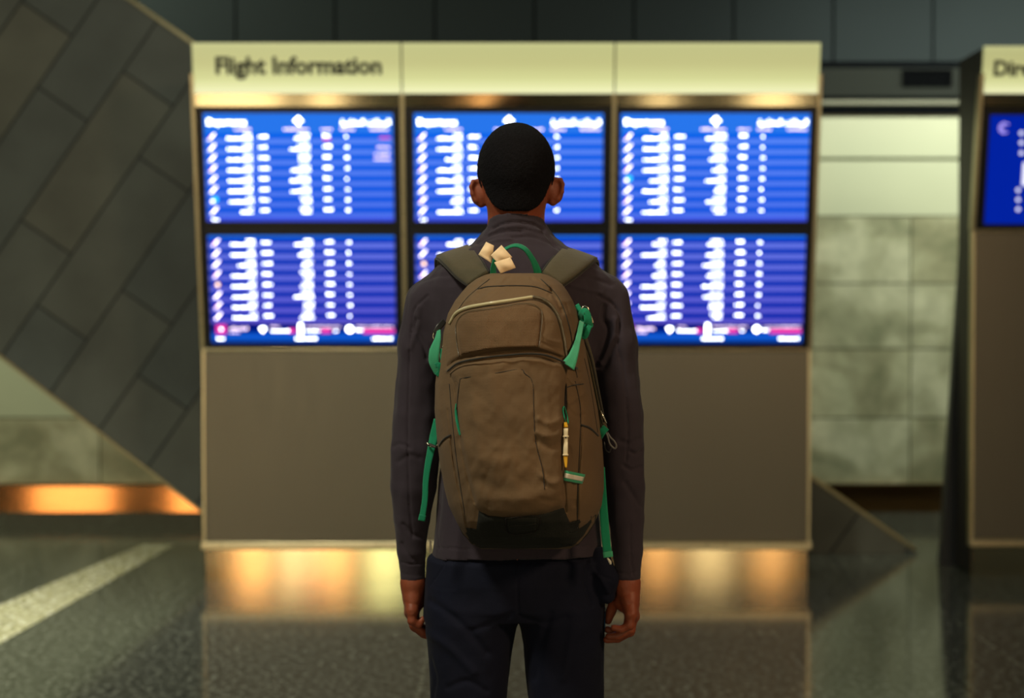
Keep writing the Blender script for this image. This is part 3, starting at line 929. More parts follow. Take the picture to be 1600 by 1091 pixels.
#PART2
# ================================================================== PERSON (distance fields meshed with surface nets)
class Field:
    def __init__(s, lo, hi, h):
        s.lo = np.array(lo, dtype=np.float64); s.h = h
        s.n = np.ceil((np.array(hi) - s.lo) / h).astype(int) + 1
        s.ax = [(s.lo[i] + h * np.arange(s.n[i])).astype(np.float32) for i in range(3)]
        s.F = np.full(tuple(s.n), 0.06, dtype=np.float32)

    def sub(s, lo, hi):
        a = np.clip(np.floor((np.array(lo) - s.lo) / s.h).astype(int), 0, s.n - 1)
        b = np.clip(np.ceil((np.array(hi) - s.lo) / s.h).astype(int) + 1, 1, s.n)
        sl = tuple(slice(a[i], max(b[i], a[i] + 1)) for i in range(3))
        X = s.ax[0][sl[0]][:, None, None]; Y = s.ax[1][sl[1]][None, :, None]; Z = s.ax[2][sl[2]][None, None, :]
        return sl, X, Y, Z

    def union(s, sl, d, k):
        f = s.F[sl]
        if k > 0:
            hh = np.clip(0.5 + 0.5 * (f - d) / k, 0, 1)
            s.F[sl] = f * (1 - hh) + d * hh - k * hh * (1 - hh)
        else:
            s.F[sl] = np.minimum(f, d)

    def cone(s, a, b, ra, rb, k=0.01, clipz=None, sq=None):
        a = np.array(a, float); b = np.array(b, float); m = max(ra, rb) + k * 2 + 0.01
        sl, X, Y, Z = s.sub(np.minimum(a, b) - m, np.maximum(a, b) + m)
        ab = b - a; L2 = float(ab @ ab)
        px_, py_, pz_ = X - a[0], Y - a[1], Z - a[2]
        t = np.clip((px_ * ab[0] + py_ * ab[1] + pz_ * ab[2]) / L2, 0, 1)
        dx, dy, dz = px_ - t * ab[0], py_ - t * ab[1], pz_ - t * ab[2]
        if sq: dy = dy / sq
        d = np.sqrt(dx * dx + dy * dy + dz * dz) - (ra + (rb - ra) * t)
        if clipz is not None: d = np.maximum(d, clipz - Z)
        s.union(sl, d.astype(np.float32), k)

    def chain(s, pts, rad, k=0.01, clipz=None, sq=None):
        for i in range(len(pts) - 1):
            s.cone(pts[i], pts[i + 1], rad[i], rad[i + 1], k, clipz, sq)

    def ell(s, c, r, k=0.01, rot=None, cut=False):
        c = np.array(c, float); m = max(r) + k * 2 + 0.01
        sl, X, Y, Z = s.sub(c - m, c + m)
        x, y, z = X - c[0], Y - c[1], Z - c[2]
        if rot is not None:
            Rm = np.array(rot)
            x, y, z = (Rm[0][0] * x + Rm[0][1] * y + Rm[0][2] * z, Rm[1][0] * x + Rm[1][1] * y + Rm[1][2] * z, Rm[2][0] * x + Rm[2][1] * y + Rm[2][2] * z)
        q = np.sqrt((x / r[0]) ** 2 + (y / r[1]) ** 2 + (z / r[2]) ** 2)
        q2 = np.sqrt((x / r[0] ** 2) ** 2 + (y / r[1] ** 2) ** 2 + (z / r[2] ** 2) ** 2) + 1e-9
        d = q * (q - 1.0) / q2
        d = np.clip(d, -0.2, 0.2)
        if cut:
            f = s.F[sl]; kk = max(k, 1e-4)
            hh = np.clip(0.5 - 0.5 * (f + d) / kk, 0, 1)
            s.F[sl] = f * (1 - hh) - d * hh + kk * hh * (1 - hh)
        else:
            s.union(sl, d.astype(np.float32), k)

    def column(s, zs, cx, cy, a, b, n=2.3, k=0.01, ztop=None, zbot=None, cyf=None):
        """superellipse column; tables over z (ascending)"""
        zs = np.array(zs, float)
        lo = [min(np.array(cx) - np.array(a)) - .06, min(np.array(cy) - np.array(b)) - .06, zs[0] - .02]
        hi = [max(np.array(cx) + np.array(a)) + .06, max(np.array(cy) + np.array(b)) + .06, zs[-1] + .02]
        sl, X, Y, Z = s.sub(lo, hi)
        zz = Z[0, 0, :]
        I = lambda t: np.interp(zz, zs, t).astype(np.float32)[None, None, :]
        x = X - I(cx); y = Y - I(cy)
        r = np.sqrt(x * x + y * y) + 1e-6
        rho = ((np.abs(x) / I(a)) ** n + (np.abs(y) / I(b)) ** n) ** (1 / n) + 1e-6
        d = r * (1 - 1 / rho)
        d = np.where(r < 1e-3, -I(a) * 1.0, d)
        zt = zs[-1] if ztop is None else ztop
        zb = zs[0] if zbot is None else zbot
        d = np.maximum(d, np.maximum(Z - zt, zb - Z))
        s.union(sl, d.astype(np.float32), k)

    def mesh(s):
        F_ = s.F; I = F_ < 0
        c = [I[dx:F_.shape[0] - 1 + dx, dy:F_.shape[1] - 1 + dy, dz:F_.shape[2] - 1 + dz] for dx in (0, 1) for dy in (0, 1) for dz in (0, 1)]
        any_ = c[0].copy(); all_ = c[0].copy()
        for q in c[1:]:
            any_ |= q; all_ &= q
        act = any_ & ~all_
        idx = np.argwhere(act)
        ids = np.full(act.shape, -1, dtype=np.int32)
        ids[act] = np.arange(len(idx))
        acc = np.zeros((len(idx), 3)); cnt = np.zeros(len(idx))
        corners = {(dx, dy, dz): F_[idx[:, 0] + dx, idx[:, 1] + dy, idx[:, 2] + dz] for dx in (0, 1) for dy in (0, 1) for dz in (0, 1)}
        for p in corners:
            for ax in range(3):
                if p[ax] == 0:
                    q = list(p); q[ax] = 1; q = tuple(q)
                    fa, fb = corners[p], corners[q]
                    m = (fa < 0) != (fb < 0)
                    t = np.where(m, fa / np.where(m, fa - fb, 1), 0)
                    pos = np.array(p, float)[None, :].repeat(len(idx), 0)
                    pos[:, ax] += t
                    acc[m] += pos[m]; cnt[m] += 1
        V = s.lo + (idx + acc / cnt[:, None]) * s.h
        faces = []
        for ax in range(3):
            o1, o2 = (ax + 1) % 3, (ax + 2) % 3
            a = np.take(I, range(0, I.shape[ax] - 1), axis=ax); b = np.take(I, range(1, I.shape[ax]), axis=ax)
            ch = np.argwhere(a != b)
            ch = ch[(ch[:, o1] > 0) & (ch[:, o2] > 0) & (ch[:, o1] < act.shape[o1]) & (ch[:, o2] < act.shape[o2]) & (ch[:, ax] < act.shape[ax])]
            sgn = I[ch[:, 0], ch[:, 1], ch[:, 2]]
            e1 = np.zeros(3, int); e1[o1] = 1; e2 = np.zeros(3, int); e2[o2] = 1
            g_ = lambda off: ids[ch[:, 0] - off[0], ch[:, 1] - off[1], ch[:, 2] - off[2]]
            q = np.stack([g_(e1 + e2), g_(e2), g_(e1 * 0), g_(e1)], 1)
            q[~sgn] = q[~sgn][:, ::-1]
            faces.append(q)
        Fc = np.vstack(faces)
        return V, Fc[(Fc >= 0).all(1)]


def vnormals(V, Fc):
    a, b, c, d = V[Fc[:, 0]], V[Fc[:, 1]], V[Fc[:, 2]], V[Fc[:, 3]]
    fn = np.cross(c - a, d - b)
    n = np.zeros_like(V)
    for k in range(4):
        np.add.at(n, Fc[:, k], fn)
    return n / (np.linalg.norm(n, axis=1)[:, None] + 1e-12)

def segdist(x, y, poly):
    best = np.full(x.shape, 1e9)
    for (x0, y0), (x1, y1) in zip(poly[:-1], poly[1:]):
        dx, dy = x1 - x0, y1 - y0
        t = np.clip(((x - x0) * dx + (y - y0) * dy) / (dx * dx + dy * dy + 1e-9), 0, 1)
        best = np.minimum(best, np.hypot(x - x0 - t * dx, y - y0 - t * dy))
    return best

def fnoise(p, seed=0, octv=3):
    """cheap smooth noise from rotated sines, p (N,3) in feature units"""
    rs = np.random.RandomState(seed)
    out = np.zeros(len(p)); amp = 1; tot = 0
    q = p.copy()
    for o in range(octv):
        for k in range(5):
            d = rs.normal(size=3); d /= np.linalg.norm(d)
            e = rs.normal(size=3); e /= np.linalg.norm(e)
            out += amp * np.sin(q @ d * (2.2 + rs.rand()) * 1.0 + rs.rand() * 6.28 + 1.2 * np.sin(q @ e * 1.7 + rs.rand() * 6)) / 3
        tot += amp; amp *= 0.5; q = q * 2.03
    return out / tot

def creases(V, Nn, lst, back_only=True):
    """displace vertices seen from the photographed side by grooves (depth>0) or ridges (depth<0) following photo polylines"""
    x, y = proj(V)
    face = np.clip(-Nn[:, 1] * 2.5, 0, 1)
    dd = np.zeros(len(V))
    for poly, wd, dep in lst:
        q = catmull(poly, max(8, len(poly) * 5))
        bb = (x > q[:, 0].min() - 4 * wd) & (x < q[:, 0].max() + 4 * wd) & (y > q[:, 1].min() - 4 * wd) & (y < q[:, 1].max() + 4 * wd) & (face > 0)
        if not bb.any(): continue
        d = segdist(x[bb], y[bb], [tuple(a) for a in q])
        dd[bb] -= dep * np.exp(-(d / wd) ** 2)
    V += Nn * (dd * face)[:, None]
    return V

YM = 3.04
s_px = YM / F                    # metres per pixel at the man
def Z_(py, D=YM): return P(800, py, D)[2]
def X_(px, D=YM): return P(px, 500, D)[0]
def pm(t): return [v * s_px for v in t]

M['skin'] = simple('brown_skin', srgb(142, 74, 48), 0.5, var=0.10, vscale=30, bump=0.25, bscale=260, spec=0.4)
M['skin'].node_tree.nodes['Principled BSDF'].inputs['Subsurface Weight'].default_value = 0.12
M['skin'].node_tree.nodes['Principled BSDF'].inputs['Subsurface Radius'].default_value = (0.012, 0.004, 0.002)
M['hair'] = simple('short_black_hair', srgb(16, 15, 18), 0.95, bump=1.0, bscale=420, var=0.4, vscale=260, spec=0.15)
M['jacket'] = fabric('charcoal_jacket_cloth', srgb(56, 49, 58), weave=1500, bump=0.15, var=0.06, sheen=0.1)
M['trousers'] = fabric('navy_trouser_cloth', srgb(11, 16, 35), weave=1200, bump=0.2, var=0.15, sheen=0.02)
M['shoe'] = simple('black_shoe', srgb(22, 22, 24), 0.5)
M['sole'] = simple('pale_sole', srgb(190, 188, 180), 0.7)
M['white'] = simple('white_tag', srgb(225, 220, 200), 0.7)

person = None
body = Field((X_(585), 2.84, -0.01), (X_(1035), 3.24, 1.84), 0.0028)
HX = X_(806.5)
# head
zc = Z_(262)
body.ell((HX, 3.045, Z_(264)), (0.0715, 0.094, 0.086), 0)
body.ell((HX, 3.075, Z_(262)), (0.066, 0.075, 0.080), 0.02)
body.ell((HX, 3.095, Z_(322)), (0.052, 0.052, 0.062), 0.03)         # jaw
body.ell((HX, 3.118, Z_(345)), (0.028, 0.026, 0.022), 0.02)         # chin
body.ell((HX, 3.025, Z_(310)), (0.055, 0.05, 0.040), 0.02)           # nape
body.cone((HX, 3.05, Z_(400)), (HX, 3.045, Z_(325)), 0.062, 0.0545, 0.02)  # neck
# face
body.cone((HX, 3.137, Z_(283)), (HX, 3.158, Z_(306)), 0.008, 0.0135, 0.012)
for sd in (-1, 1):
    body.ell((HX + sd * 0.012, 3.150, Z_(309)), (0.009, 0.010, 0.008), 0.006)
    body.ell((HX + sd * 0.030, 3.142, Z_(283)), (0.018, 0.012, 0.012), 0.008, cut=True)
    body.ell((HX + sd * 0.030, 3.127, Z_(283)), (0.013, 0.0125, 0.0115), 0.002)
    body.cone((HX + sd * 0.014, 3.140, Z_(272)), (HX + sd * 0.044, 3.128, Z_(272)), 0.007, 0.006, 0.012)
    body.ell((HX + sd * 0.040, 3.115, Z_(303)), (0.02, 0.02, 0.018), 0.02)
body.cone((HX - 0.018, 3.137, Z_(325)), (HX + 0.018, 3.137, Z_(325)), 0.006, 0.006, 0.006)
body.cone((HX - 0.015, 3.136, Z_(332)), (HX + 0.015, 3.136, Z_(332)), 0.007, 0.007, 0.005)
# ears
for sd, pts_ in ((-1, [(758, 288), (748, 282.5), (739, 284), (736, 292), (738, 303), (744, 313), (752, 320), (758, 318)]),
                 (1, [(858, 286), (867, 280.5), (876, 281), (879.5, 288), (878, 300), (872, 311), (864, 317.5), (857, 315)])):
    ch = []
    for i, (a, b) in enumerate(pts_):
        back = [3.05, 3.047, 3.044, 3.042, 3.042, 3.044, 3.05, 3.054][i]
        ch.append(P(a, b, back))
    body.chain(ch, [0.0035, 0.0038, 0.0038, 0.0036, 0.0036, 0.004, 0.0052, 0.0045], 0.004)
    cx_, cz_ = (750, 301) if sd < 0 else (866, 298)
    th = 0.28 * sd
    rot = [[math.cos(th), 0, math.sin(th)], [0, 1, 0], [-math.sin(th), 0, math.cos(th)]]
    body.ell((X_(cx_), 3.050, Z_(cz_)), (0.0178, 0.0075, 0.0245), 0.006, rot=rot)
    body.ell((X_(cx_ - sd * 6), 3.054, Z_(cz_)), (0.010, 0.012, 0.017), 0.008, rot=rot)
# torso, legs (slimmer than the clothes)
body.column([Z_(900), Z_(800), Z_(700), Z_(600), Z_(500), Z_(430), Z_(400), Z_(372)], [X_(808)] * 8, [3.05, 3.05, 3.045, 3.04, 3.04, 3.045, 3.05, 3.05],
            pm([125, 112, 106, 114, 132, 120, 80, 52]), [.10, .095, .095, .105, .105, .09, .07, .058], 2.2, 0.02)
for sd in (-1, 1):
    hx = X_(808 + sd * 68)
    kx_, ax_ = (X_(808 + sd * 72), X_(808 + sd * 74))
    body.chain([(hx, 3.05, Z_(900)), (kx_, 3.045, 0.50), (ax_, 3.06, 0.09)], [0.078, 0.052, 0.036], 0.03)
    body.chain([(kx_, 3.07, 0.40), (ax_, 3.07, 0.22)], [0.05, 0.04], 0.03)
    body.chain([(ax_, 3.06, 0.07), (ax_ + sd * 0.012, 3.16, 0.04)], [0.034, 0.028], 0.02)
armL = [(668, 478, 3.045), (651, 600, 3.04), (649, 690, 3.035), (644, 800, 3.04), (645, 905, 3.045)]
armR = [(947, 474, 3.045), (966, 600, 3.035), (970, 700, 3.02), (978, 800, 3.005), (981, 905, 2.995)]
for arm in (armL, armR):
    body.chain([P(*p) for p in arm], [0.036, 0.031, 0.031, 0.027, 0.0190], 0.01)
# hands: wrist, palm rays, four unequal curled fingers, thumb from the side
def hand(wrist, mcp, fingers, thumb, thenar):
    w0 = P(*wrist)
    for i, m_ in enumerate(mcp):
        body.cone(w0, P(*m_), 0.0185, 0.0115, 0.014)
    for i in range(3):
        a = np.array(P(*mcp[i])); b = np.array(P(*mcp[i + 1]))
        body.cone(a, b, 0.0115, 0.0115, 0.006)
        body.cone(a * .55 + np.array(w0) * .45, b * .55 + np.array(w0) * .45, 0.0135, 0.0135, 0.008)
    for fg, m_ in zip(fingers, mcp):
        pts_ = [P(*m_)] + [P(*q) for q in fg[0]]
        body.chain(pts_, fg[1], 0.0018)
        body.ell(pts_[1], [fg[1][1] * 1.07] * 3, 0.003)
    body.chain([P(*q) for q in thumb[0]], thumb[1], 0.003)
    body.ell(P(*thenar[0]), thenar[1], 0.012)
# right hand (palm towards the thigh, little finger nearest the camera)
hand((980.5, 912, 2.995), [(986, 960, 2.965), (989, 963, 2.984), (988, 964, 3.004), (985, 960, 3.024)],
     [([(984, 977, 2.963), (971, 984, 2.965), (959, 981, 2.968)], [0.0105, 0.0088, 0.0075, 0.0064]),
      ([(985, 984, 2.984), (966, 994, 2.986), (951, 995, 2.988)], [0.0112, 0.0094, 0.0083, 0.0070]),
      ([(984, 987, 3.004), (965, 998, 3.005), (948, 1000, 3.006)], [0.0114, 0.0096, 0.0084, 0.0071]),
      ([(980, 982, 3.024), (962, 990, 3.026), (949, 984, 3.027)], [0.0110, 0.0092, 0.0080, 0.0068])],
     ([(973, 925, 3.015), (960, 942, 3.03), (954, 957, 3.035), (950, 970, 3.035)], [0.0145, 0.0115, 0.0098, 0.0078]),
     ((972, 935, 3.012), (0.016, 0.020, 0.026)))
hand((645.5, 912, 3.045), [(644, 955, 3.020), (642, 957, 3.040), (643, 957, 3.060), (646, 955, 3.080)],
     [([(644, 970, 3.018), (654, 977, 3.020), (660, 968, 3.024)], [0.0105, 0.0088, 0.0075, 0.0064]),
      ([(647, 976, 3.039), (660, 988, 3.041), (671, 992, 3.044)], [0.0112, 0.0094, 0.0083, 0.0070]),
      ([(648, 979, 3.059), (662, 991, 3.061), (675, 996, 3.062)], [0.0114, 0.0096, 0.0084, 0.0071]),
      ([(650, 974, 3.080), (664, 984, 3.082), (674, 978, 3.084)], [0.0110, 0.0092, 0.0080, 0.0068])],
     ([(654, 925, 3.07), (668, 942, 3.088), (674, 957, 3.092), (677, 970, 3.092)], [0.0145, 0.0115, 0.0098, 0.0078]),
     ((653, 932, 3.065), (0.016, 0.020, 0.026)))
V, Fc = body.mesh()
Nn = vnormals(V, Fc)
hand_cr = [([(963, 943), (975, 946), (988, 944)], 1.2, 0.0010), ([(978, 972), (988, 966), (998, 958)], 1.3, 0.0012), ([(968, 960), (980, 955), (990, 958)], 1.2, 0.0010),
           ([(632, 941), (645, 944), (658, 944)], 1.2, 0.0010), ([(636, 958), (645, 957), (655, 961)], 1.3, 0.0010)]
creases(V, Nn, hand_cr)
person = mk('person', V, Fc, M['skin'], loc=(X_(808), 3.05, 0.0))
setp(person, 'person seen from behind in charcoal jacket and dark trousers, facing the departure screens', 'person')
print('body verts', len(V))

# hair: close cropped cap with a hairline above the nape and around the ears
hf = Field((X_(735), 2.92, Z_(350)), (X_(880), 3.19, Z_(185)), 0.0022)
hf.ell((HX, 3.045, Z_(264)), (0.0755, 0.098, 0.0905), 0)
hf.ell((HX, 3.075, Z_(262)), (0.070, 0.079, 0.084), 0.02)
hf.ell((HX, 3.02, Z_(318)), (0.0585, 0.053, 0.050), 0.02)
X, Y, Z = hf.ax[0][:, None, None], hf.ax[1][None, :, None], hf.ax[2][None, None, :]
# hairline height as a function of depth (nape low, temples high) and side
ax_ = np.abs(X - HX)
line = np.interp(Y, [2.93, 2.975, 3.00, 3.03, 3.05, 3.07, 3.10, 3.14], [Z_(334), Z_(333), Z_(331), Z_(318), Z_(284), Z_(286), Z_(262), Z_(228)])
line = line + np.where(Y < 3.04, 20 * np.clip(ax_ - 0.020, 0, 1) ** 2, 0) + 0 * Z
wig = 0.0018 * np.sin(X * 900) * np.sin(Y * 700 + 1)
hf.F = np.maximum(hf.F, (line + wig - Z).astype(np.float32))
V, Fc = hf.mesh(); Nn = vnormals(V, Fc)
V += Nn * (0.0009 * fnoise(V * 420, 3, 2))[:, None]
mk('hair', V, Fc, M['hair'], parent=person)

# eyes and brows
M['eye'] = simple('eye_white', srgb(225, 220, 210), 0.2)
M['iris'] = simple('brown_iris', srgb(40, 24, 16), 0.2)
def sphere(c, r, seg=16, sy=1.0):
    V, Fc = [], []
    for i in range(seg + 1):
        th = math.pi * i / seg
        for k in range(seg):
            ph = 2 * math.pi * k / seg
            V.append((c[0] + r * math.sin(th) * math.cos(ph), c[1] + r * sy * math.sin(th) * math.sin(ph), c[2] + r * math.cos(th)))
    for i in range(seg):
        for k in range(seg):
            k2 = (k + 1) % seg
            Fc.append((i * seg + k, (i + 1) * seg + k, (i + 1) * seg + k2, i * seg + k2))
    return V, Fc
for sd in (-1, 1):
    e = mk('eye', *sphere((HX + sd * 0.030, 3.1295, Z_(283)), 0.0118), M['eye'], parent=person)
    mk('iris', *sphere((HX + sd * 0.030, 3.1385, Z_(283)), 0.0052, sy=0.75), M['iris'], parent=e)

# ---- jacket
jk = Field((X_(600), 2.86, Z_(915)), (X_(1015), 3.22, Z_(330)), 0.0030)
pyl = [870, 800, 720, 650, 600, 550, 500, 470, 450, 435, 420, 408, 396, 385, 372, 360, 350, 334]
half = [134, 127, 118, 118, 121, 130, 142, 146, 147, 142, 131, 117, 98, 77, 60, 50, 46, 45]
cxs = [808] * 18
dep = [.118, .112, .108, .110, .116, .122, .124, .123, .121, .118, .112, .105, .098, .092, .086, .080, .077, .075]
cyv = [3.05] * 8 + [3.05, 3.05, 3.05, 3.05, 3.05, 3.052, 3.053, 3.052, 3.05, 3.048]
jk.column([Z_(p) for p in pyl], [X_(c) for c in cxs], cyv, pm(half), dep, 2.25, 0.012)
aL = [(673, 474, 3.045), (657, 540, 3.04), (652, 600, 3.04), (650, 650, 3.037), (649.5, 700, 3.035), (646, 760, 3.037), (643.5, 810, 3.04), (643.5, 860, 3.042), (645, 900, 3.045), (645, 935, 3.045)]
rL = [.0500, .0455, .0440, .0455, .0480, .0440, .0370, .0290, .0235, .023]
aR = [(942, 470, 3.045), (960, 540, 3.04), (966, 600, 3.035), (968, 650, 3.028), (970, 700, 3.020), (975, 760, 3.010), (978, 810, 3.004), (980, 860, 2.998), (980.5, 900, 2.995), (980.5, 935, 2.995)]
rR = [.0510, .0450, .0435, .0455, .0455, .0405, .0355, .0300, .0235, .0235]
Xh = jk.ax[0][:, None, None]; Zh = jk.ax[2][None, None, :]
hem = Z_(866) + (Xh - X_(808)) * 0.02 + 0.008 * np.clip(1 - np.abs(Xh - X_(808)) / 0.14, 0, 1)
jk.F = np.maximum(jk.F, (hem - Zh)).astype(np.float32)
for aa, rr_, cz in ((aL, rL, Z_(905)), (aR, rR, Z_(903, 2.995))):
    jk.chain([P(*p) for p in aa[:2]], rr_[:2], 0.024)
    jk.chain([P(*p) for p in aa[1:3]], rr_[1:3], 0.012)
    jk.chain([P(*p) for p in aa[2:]], rr_[2:], 0.004, clipz=cz)
# hollow at collar and hem so the neck and trousers emerge
X, Y, Z = jk.ax[0][:, None, None], jk.ax[1][None, :, None], jk.ax[2][None, None, :]
collar_top = Z_(338) - 0.42 * (Y - 2.985) + 0 * X
near = (np.abs(X - HX) < 0.075)
jk.F = np.where(near & (Z > Z_(372)), np.maximum(jk.F, Z - collar_top), jk.F).astype(np.float32)
hole = np.sqrt((X - HX) ** 2 + ((Y - 3.045) * 0.84) ** 2) - 0.0535
jk.F = np.where(Z > Z_(362), np.maximum(jk.F, -hole), jk.F).astype(np.float32)
V, Fc = jk.mesh(); Nn = vnormals(V, Fc)
# soft drape
q = V * np.array([22, 22, 9.0])
amp = 0.0016 + 0.0016 * np.clip((V[:, 2] - Z_(900)) / 0.3, 0, 1)
V += Nn * (amp * 1.5 * fnoise(q, 5, 3))[:, None]
Nn = vnormals(V, Fc)
jc = [
    # raglan / sleeve seams
    ([(668, 462), (650, 480), (644, 495), (642, 520)], 1.6, 0.0018), ([(935, 462), (955, 473), (967, 488), (969, 505), (965, 520)], 2.2, 0.0030),
    ([(967, 500), (968, 520), (966, 545), (975, 580), (979, 630), (981, 680), (978, 720)], 1.5, 0.0020),
    ([(642, 520), (640, 560), (638, 620), (637, 700), (639, 760), (641, 800), (645, 840)], 1.5, 0.0018),
    # drape under the arms
    ([(650, 500), (648, 515), (662, 540), (668, 560)], 4, 0.0035), ([(655, 480), (650, 520), (640, 545)], 4, -0.002),
    ([(945, 480), (944, 500), (952, 515), (946, 540), (938, 560)], 4.5, 0.005), ([(960, 500), (958, 525), (944, 552), (935, 575)], 5, -0.0035),
    ([(925, 560), (940, 575), (950, 560), (962, 535)], 5, 0.003),
    # elbow wrinkles
    ([(614, 698), (624, 694), (640, 700)], 3, 0.0014), ([(622, 722), (640, 712), (655, 716)], 4, 0.0012),
    ([(985, 706), (995, 710), (1003, 705)], 2.5, 0.003), ([(975, 728), (988, 735), (1002, 730)], 3, 0.0025), ([(970, 690), (985, 693), (1000, 686)], 4, 0.002),
    ([(978, 755), (990, 775), (1000, 790)], 4, 0.002), ([(985, 820), (985, 850), (987, 880), (990, 900)], 1.3, 0.0015),
    ([(628, 850), (640, 870), (655, 878)], 3, 0.002), ([(630, 820), (645, 836), (660, 838)], 3.5, 0.002),
    # cuffs and hem stitching
    ([(627, 879), (644, 882), (662, 880)], 1.1, 0.0016), ([(627, 897), (644, 899), (662, 898)], 0.9, 0.0012), ([(963, 893), (980, 897), (999, 892)], 1.0, 0.0012),
    ([(674, 856), (760, 858), (880, 853), (942, 855)], 1.0, 0.0012), ([(688, 790), (684, 830), (686, 858)], 1.2, 0.0015),
    # collar folds
    ([(770, 357), (785, 350), (808, 347), (835, 351), (850, 360)], 1.8, 0.0028), ([(765, 366), (785, 356), (815, 354), (845, 362)], 1.8, -0.0022),
    ([(745, 380), (765, 368), (790, 362), (815, 362)], 2.0, 0.0022), ([(850, 362), (858, 372), (868, 385)], 2.0, 0.002), ([(800, 372), (830, 370), (860, 380), (878, 392)], 2.5, 0.0018),
    ([(752, 386), (775, 376), (800, 374)], 2.2, -0.0016),
    ([(905, 430), (930, 436), (955, 446)], 3, 0.0018), ([(890, 445), (915, 452), (940, 458)], 3, -0.0015), ([(905, 415), (935, 425), (958, 440)], 3, -0.001),
    ([(655, 440), (680, 432), (700, 430)], 3.5, 0.0015),
]
creases(V, Nn, [(a_, b_, c_ * 1.7) for a_, b_, c_ in jc])
jacket = mk('jacket', V, Fc, M['jacket'], parent=person)
# small white label sewn in the side seam of the hem
mk('seam_label', *boxv(X_(670.5), X_(674), 3.040, 3.044, Z_(865), Z_(846)), M['white'], parent=jacket, smooth=False)

# ---- trousers
tr = Field((X_(645), 2.88, 0.02), (X_(970), 3.22, Z_(845)), 0.0032)
tr.column([Z_(990), Z_(965), Z_(945), Z_(905), Z_(872), Z_(864), Z_(846)], [X_(803)] * 2 + [X_(804)] * 2 + [X_(806)] * 3, [3.05] * 7, pm([138, 141, 141, 141, 139, 124, 112]), [.085, .10, .115, .12, .115, .100, .09], 2.5, 0.0, zbot=Z_(962))
def leg(c, a, b):
    py_ = [1600, 1500, 1400, 1280, 1200, 1150, 1091, 1050, 1010, 985, 965, 940, 915]
    py_m = [(p, P(800, p, YM)[2]) for p in py_]
    zs_ = [z for p, z in py_m]
    tr.column([max(z, 0.03 + 0.001 * i) for i, z in enumerate(zs_)], [X_(v) for v in c], [3.06, 3.06, 3.065, 3.055, 3.05, 3.05, 3.05, 3.05, 3.05, 3.05, 3.05, 3.05, 3.05], pm(a), b, 2.3, 0.012)
leg([729, 729, 729, 729, 730, 731, 731.5, 733.5, 735, 735.5, 736.5, 735, 735], [52, 50, 50, 53, 56, 58, 60.5, 63, 66, 70, 73.5, 72, 68],
    [.075, .07, .075, .085, .085, .086, .09, .095, .10, .105, .11, .11, .1])
leg([891, 891, 891, 890, 888, 886, 884, 882, 881.5, 880, 878, 876, 874], [52, 50, 50, 52, 55, 57, 59.5, 61.5, 62.5, 65, 67, 69, 66],
    [.075, .07, .075, .085, .085, .086, .09, .095, .10, .105, .11, .11, .1])
# full pocket hanging at the right hip
tr.chain([P(938, 872, 3.0), P(946, 905, 2.985), P(948, 930, 2.985)], [0.022, 0.025, 0.017], 0.012)
V, Fc = tr.mesh(); Nn = vnormals(V, Fc)
V += Nn * (0.0028 * fnoise(V * np.array([16, 16, 10.0]), 9, 3))[:, None]
Nn = vnormals(V, Fc)
tc_ = [([(808, 870), (808, 910), (809, 950), (811, 962)], 2, 0.0025),
       ([(700, 870), (690, 890), (672, 915)], 1.5, 0.0018), ([(672, 940), (705, 962), (735, 990), (760, 1020)], 6, 0.004), ([(668, 990), (700, 1010), (740, 1050)], 7, -0.004),
       ([(800, 960), (770, 975), (740, 985)], 5, 0.003), ([(815, 965), (850, 975), (885, 965)], 5, 0.003), ([(920, 870), (925, 890), (940, 905), (950, 925)], 3, -0.004),
       ([(918, 875), (915, 915), (925, 945)], 3, 0.005), ([(860, 960), (845, 1010), (835, 1060)], 6, 0.004), ([(900, 960), (890, 1010), (880, 1060)], 6, -0.003),
       ([(672, 1030), (680, 1060), (676, 1091)], 3, 0.003), ([(700, 1075), (730, 1065), (760, 1080)], 5, 0.003), ([(923, 900), (935, 898), (955, 905)], 2, 0.003)]
creases(V, Nn, tc_)
trs = mk('trousers', V, Fc, M['trousers'], parent=person)
M['blue'] = simple('blue_piping', srgb(30, 110, 170), 0.6)
mk('blue_piping', *tube([P(944.5, 948, 3.028), P(944.5, 975, 3.026), P(942.8, 1002, 3.026)], 0.0016, 6), M['blue'], parent=trs)

# shoes
for sd, cx0 in ((-1, X_(731)), (1, X_(889))):
    sh = Field((cx0 - .09, 2.93, -0.01), (cx0 + .09, 3.34, 0.17), 0.004)
    sh.chain([(cx0, 3.02, 0.055), (cx0 + sd * 0.01, 3.12, 0.055), (cx0 + sd * 0.025, 3.235, 0.042)], [0.040, 0.042, 0.036], 0.02)
    sh.cone((cx0, 3.055, 0.05), (cx0, 3.06, 0.12), 0.040, 0.046, 0.02)
    Zs = sh.ax[2][None, None, :]
    top = np.maximum(sh.F, 0.028 - Zs); low = sh.F.copy()
    sh.F = top.astype(np.float32)
    V, Fc = sh.mesh(); so = mk('shoe', V, Fc, M['shoe'], parent=person)
    sh.F = np.maximum(np.maximum(low - 0.004, Zs - 0.028), 0.002 - Zs).astype(np.float32)
    V, Fc = sh.mesh(); mk('sole', V, Fc, M['sole'], parent=so)

